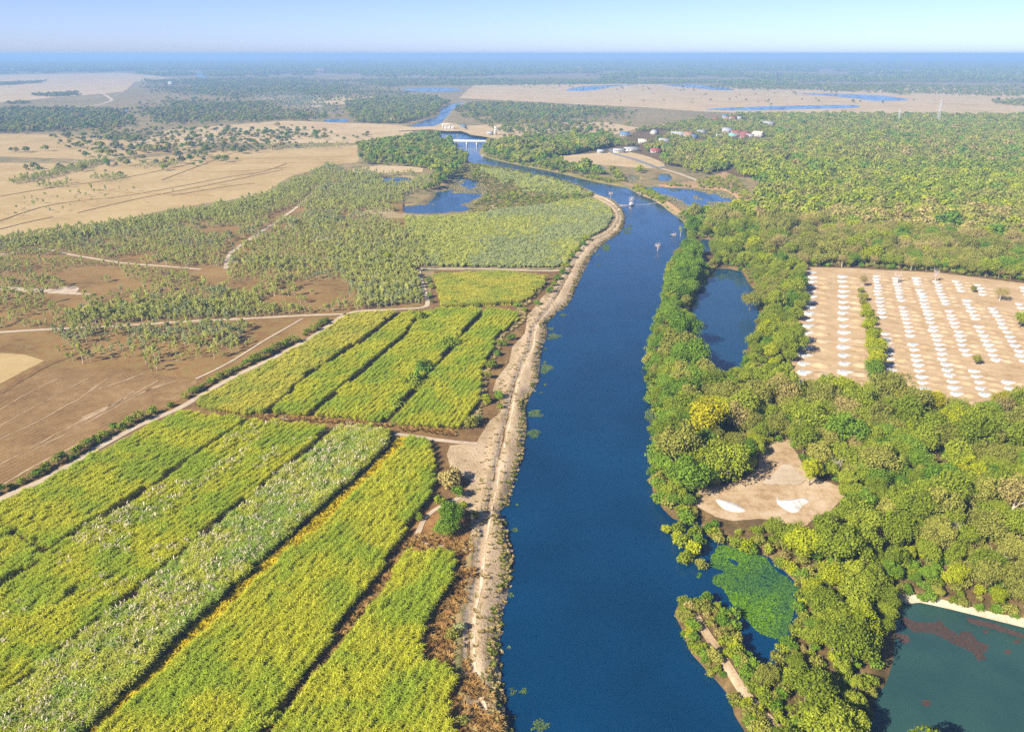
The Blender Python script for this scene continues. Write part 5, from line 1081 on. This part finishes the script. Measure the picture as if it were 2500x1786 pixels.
for s_ in (-1, 1): part('parapet', *box(-half, half, s_ * 3.6 - .15, s_ * 3.6 + .15, 4.4, 5.3), M['white'], o)
for xpx in (1113, 1139, 1164, 1188, 1212):
    x = G(xpx, 353)[0] - mid[0]; part('pier', *box(x - .7, x + .7, -3.0, 3.0, -4, 3.4), M['white'], o)
    part('pier_cap', *box(x - 1.0, x + 1.0, -3.3, 3.3, 2.7, 3.39), M['concrete'], o)
# sluice
sx, sy = G(1094, 316); o = link('sluice_gate', None, None, 'grey concrete sluice frame at the end of the earth dam', 'sluice', None, None, (sx, sy, 0))
for k in range(4): part('pillar', *box(-9 + k * 6 - .6, -9 + k * 6 + .6, -1.5, 1.5, -2, 8), M['concrete'], o)
part('gantry', *box(-11, 11, -1.8, 1.8, 8, 9.2), M['concrete'], o)
for k in range(3): part('gate', *box(-8.2 + k * 6, -3.8 + k * 6, -.25, .25, -2, 4.5), M['steel'], o)
# water tower
tx, ty = G(1210, 330); o = link('water_tower', None, None, 'slim white tower with dark window slots near the bridge', 'tower', None, None, (tx, ty, 0))
part('shaft', *box(-1.8, 1.8, -1.8, 1.8, 0, 12.5), M['white'], o); part('cap', *box(-2.1, 2.1, -2.1, 2.1, 12.5, 13.1), M['white'], o)
for k in range(3): part('window', *box(-.7, .7, -1.86, -1.8, 2.4 + k * 3.4, 4.2 + k * 3.4), M['dark'], o)
# houses
def house(pxy, w, d, h, roof, label, rz=0, rh=None, wall='white', win=2, name='house'):
    x, y = G(*pxy); o = link(name, None, None, label, 'house' if name == 'house' else 'building', 'village houses' if name == 'house' else None, None, (x, y, 0), rz)
    wl = part('wall', *box(-w / 2, w / 2, -d / 2, d / 2, 0, h), M[wall], o); rh = rh or d * .42; e = .6
    v = np.array([(-w / 2 - e, -d / 2 - e, h - .15), (w / 2 + e, -d / 2 - e, h - .15), (w / 2 + e, d / 2 + e, h - .15), (-w / 2 - e, d / 2 + e, h - .15), (-w / 2 - e * .6, 0, h + rh), (w / 2 + e * .6, 0, h + rh)])
    v = np.r_[v, v - [0, 0, .12]]
    f = np.array([(0, 1, 5, 4), (2, 3, 4, 5), (6, 10, 11, 7), (8, 11, 10, 9), (0, 6, 7, 1), (2, 8, 9, 3), (0, 4, 10, 6), (3, 9, 10, 4), (1, 7, 11, 5), (2, 5, 11, 8)])
    part('roof', v, f, M['roof_' + roof], o)
    gv = np.array([(-w / 2, -d / 2, h), (-w / 2, d / 2, h), (-w / 2, 0, h + rh * .92), (w / 2, -d / 2, h), (w / 2, d / 2, h), (w / 2, 0, h + rh * .92)]); part('gable', gv, np.array([(0, 2, 1), (3, 4, 5)]), M[wall], o)
    part('door', *box(-.5, .5, -d / 2 - .05, -d / 2, 0, 2.1), M['dark'], o)
    for k in range(win):
        cx = (k + .5) / win * w - w / 2
        if abs(cx) < 1.2: cx += 1.6
        part('window', *box(cx - .6, cx + .6, -d / 2 - .05, -d / 2, h * .4, h * .75), M['dark'], o)
    return o
house((1511, 373), 15, 8, 3.6, 'grey', 'long white building with a row of windows by the asphalt road', .1, 2, 'white', 6, 'long_building')
house((1541, 369), 20, 8, 3.4, 'grey', 'grey roofed annexe right of the long white building', .05, 2, 'white', 5, 'long_building')
HS = [((1467, 374), 9, 5, 2.6, 'grey', 'small white house left of the long building'), ((1600, 373), 12, 7, 3, 'maroon', 'white house with a maroon roof beside the sandy yard'), ((1525, 332), 14, 8, 3, 'blue', 'blue-grey roof alone among the nearer village trees'), ((1597, 328), 10, 8, 3.4, 'grey', 'pale house left of the long village sheds'),
      ((1656, 331), 22, 7, 3, 'grey', 'long pale shed in the village'), ((1680, 333), 12, 8, 3.4, 'orange', 'house with an orange roof right of the long shed'), ((1711, 327), 14, 7, 3, 'grey', 'grey roof in the middle of the village'), ((1693, 338), 11, 7, 3, 'blue', 'bright blue roof in the village'),
      ((1620, 348), 13, 7, 3, 'grey', 'pale roof in front of the village sheds'), ((1568, 350), 11, 7, 3, 'cream', 'cream house at the near side of the village'), ((1680, 342), 9, 6, 3, 'grey', 'small grey roof below the blue one'), ((1774, 324), 14, 9, 4, 'grey', 'broad white house at the middle of the village'),
      ((1798, 330), 16, 9, 3.6, 'red', 'large red roof in the village'), ((1782, 335), 16, 7, 3, 'green', 'turquoise green roof below the large red one'), ((1818, 333), 14, 9, 3.6, 'red', 'second red roof right of the large red one'), ((1816, 340), 11, 7, 3, 'red', 'small red roof in front of the two red ones'),
      ((1830, 337), 10, 7, 3, 'grey', 'small pale house right of the red roofs'), ((1850, 334), 15, 9, 4.4, 'cream', 'tall cream house at the right end of the village'), ((1755, 337), 9, 6, 3, 'grey', 'pale house left of the turquoise roof'), ((1758, 347), 7, 6, 3, 'cream', 'tiny cream house at the front of the village'),
      ((1770, 289), 10, 8, 3.4, 'blue', 'small blue roof in the upper hamlet'), ((1774, 293), 9, 7, 3, 'orange', 'orange roof below the blue one of the upper hamlet'), ((1789, 294), 12, 9, 4, 'red', 'red roofed house of the upper hamlet'), ((1803, 292), 10, 7, 3, 'grey', 'pale house at the right of the upper hamlet'), ((1746, 294), 11, 7, 3, 'red', 'red roof left of the upper hamlet'),
      ((2005, 314), 12, 8, 3.4, 'grey', 'grey roof alone in the forest'), ((2145, 319), 13, 9, 4, 'orange', 'orange roof alone in the right forest'), ((2145, 340), 16, 9, 4, 'grey', 'white house below the lone orange roof'), ((2086, 388), 13, 8, 3, 'blue', 'bright blue roof alone in the forest'), ((2118, 384), 8, 6, 3, 'orange', 'small orange roof right of the lone blue one'),
      ((1893, 391), 18, 7, 2.8, 'grey', 'open grey shed at the edge of the forest'), ((1872, 306), 20, 9, 3.4, 'grey', 'wide grey roof behind the village'), ((1196, 330), 8, 6, 3.4, 'grey', 'small white pump house beside the slim tower'), ((1131, 312), 9, 6, 2.8, 'blue', 'blue roofed hut beside the sluice'), ((418, 208), 16, 12, 9, 'grey', 'lone white building in the far left woods'),
      ((785, 178), 60, 30, 12, 'orange', 'orange roofed temple far away on the left'), ((1415, 172), 50, 30, 12, 'orange', 'orange roofed temple far away in the middle')]
for k, (p_, w, d_, h, rf, lab) in enumerate(HS):
    house(p_, w * 1.05, d_ * 1.15, h * .95, rf, lab, RNG.normal(0, .3), None, 'house_wall')
# pylons
for k, (pp, hh, lab) in enumerate((((2192, 303), 26, 'left of two steel lattice pylons above the forest'), ((2288, 305), 44, 'right and taller of two steel lattice pylons above the forest'))):
    x, y = G(*pp); o = link('power_pylon', None, None, lab, 'pylon', 'power pylons', None, (x, y, 0)); legs = []
    for sx_ in (-1, 1):
        for sy_ in (-1, 1): part('leg', *tube([(sx_ * 2.4, sy_ * 2.4, 0), (sx_ * .9, sy_ * .9, hh * .6), (sx_ * .3, sy_ * .3, hh)], [.32, .26, .2], 4), M['steel'], o)
    part('bracing', *cat_(*[tube([(-s_ * 2.4 * (1 - z / hh), -2.4 * (1 - z / hh), z), (s_ * 2.4 * (1 - (z + 4) / hh), -2.4 * (1 - (z + 4) / hh), z + 4)], [.16, .16], 3) for z in np.arange(0, hh - 5, 4) for s_ in (-1, 1)]), M['steel'], o)
    for z in (hh * .7, hh * .82, hh * .94): part('cross_arm', *box(-5 + z / hh * 2, 5 - z / hh * 2, -.2, .2, z - .2, z + .2), M['steel'], o)

# ------------------------------------------------------------------ the air
t = NT('haze_air'); pv = t.n('ShaderNodeVolumePrincipled')
pv.inputs['Color'].default_value = (.30, .52, .86, 1); pv.inputs['Density'].default_value = .00020; pv.inputs['Anisotropy'].default_value = 0.0
t.l(pv.outputs[0], t.out.inputs['Volume'])
hv, hf = box(-75000, 75000, -75000, 75000, -6.0, 126.0)
link('haze', mesh_np('haze', hv, hf, [t.m]), label='thin blue haze filling the air over the plain', cat='haze', kind='stuff')

# thin smoke from a stubble fire beyond the rose fields
t = NT('smoke_air'); pv = t.n('ShaderNodeVolumePrincipled'); pv.inputs['Color'].default_value = (.88, .90, .95, 1); pv.inputs['Density'].default_value = .0022
t.l(pv.outputs[0], t.out.inputs['Volume'])
sx, sy = G(842, 293); sv, sf = [], []
for j, (dx, z, r) in enumerate([(0, .5, 1), (-6, 8, 8), (-22, 18, 16), (-55, 30, 24), (-100, 38, 27), (-150, 42, 20), (-180, 44, 4)]):
    for k in range(12):
        a = 2 * math.pi * k / 12; sv.append((sx + dx + .2 * r * math.sin(a), sy + 1.2 * r * math.cos(a), z + .55 * r * math.sin(a) + (0 if z > .55 * r else .55 * r - z + .3)))
for j in range(6):
    for k in range(12): sf.append((j * 12 + k, j * 12 + (k + 1) % 12, (j + 1) * 12 + (k + 1) % 12, (j + 1) * 12 + k))
sv += [tuple(np.mean(sv[:12], 0)), tuple(np.mean(sv[72:84], 0))]
for k in range(12): sf.append((84, (k + 1) % 12, k, k)); sf.append((85, 72 + k, 72 + (k + 1) % 12, 72 + (k + 1) % 12))
sf3 = [f[:3] for f in sf] + [(f[0], f[2], f[3]) for f in sf if f[2] != f[3]]
sme = mesh_np('smoke', sv, np.array(sf3), [t.m], smooth=True)
import bmesh
bm = bmesh.new(); bm.from_mesh(sme); bmesh.ops.recalc_face_normals(bm, faces=bm.faces); bm.to_mesh(sme); bm.free()
link('smoke', sme, label='thin pale smoke drifting over the far left woodland', cat='smoke', kind='stuff')
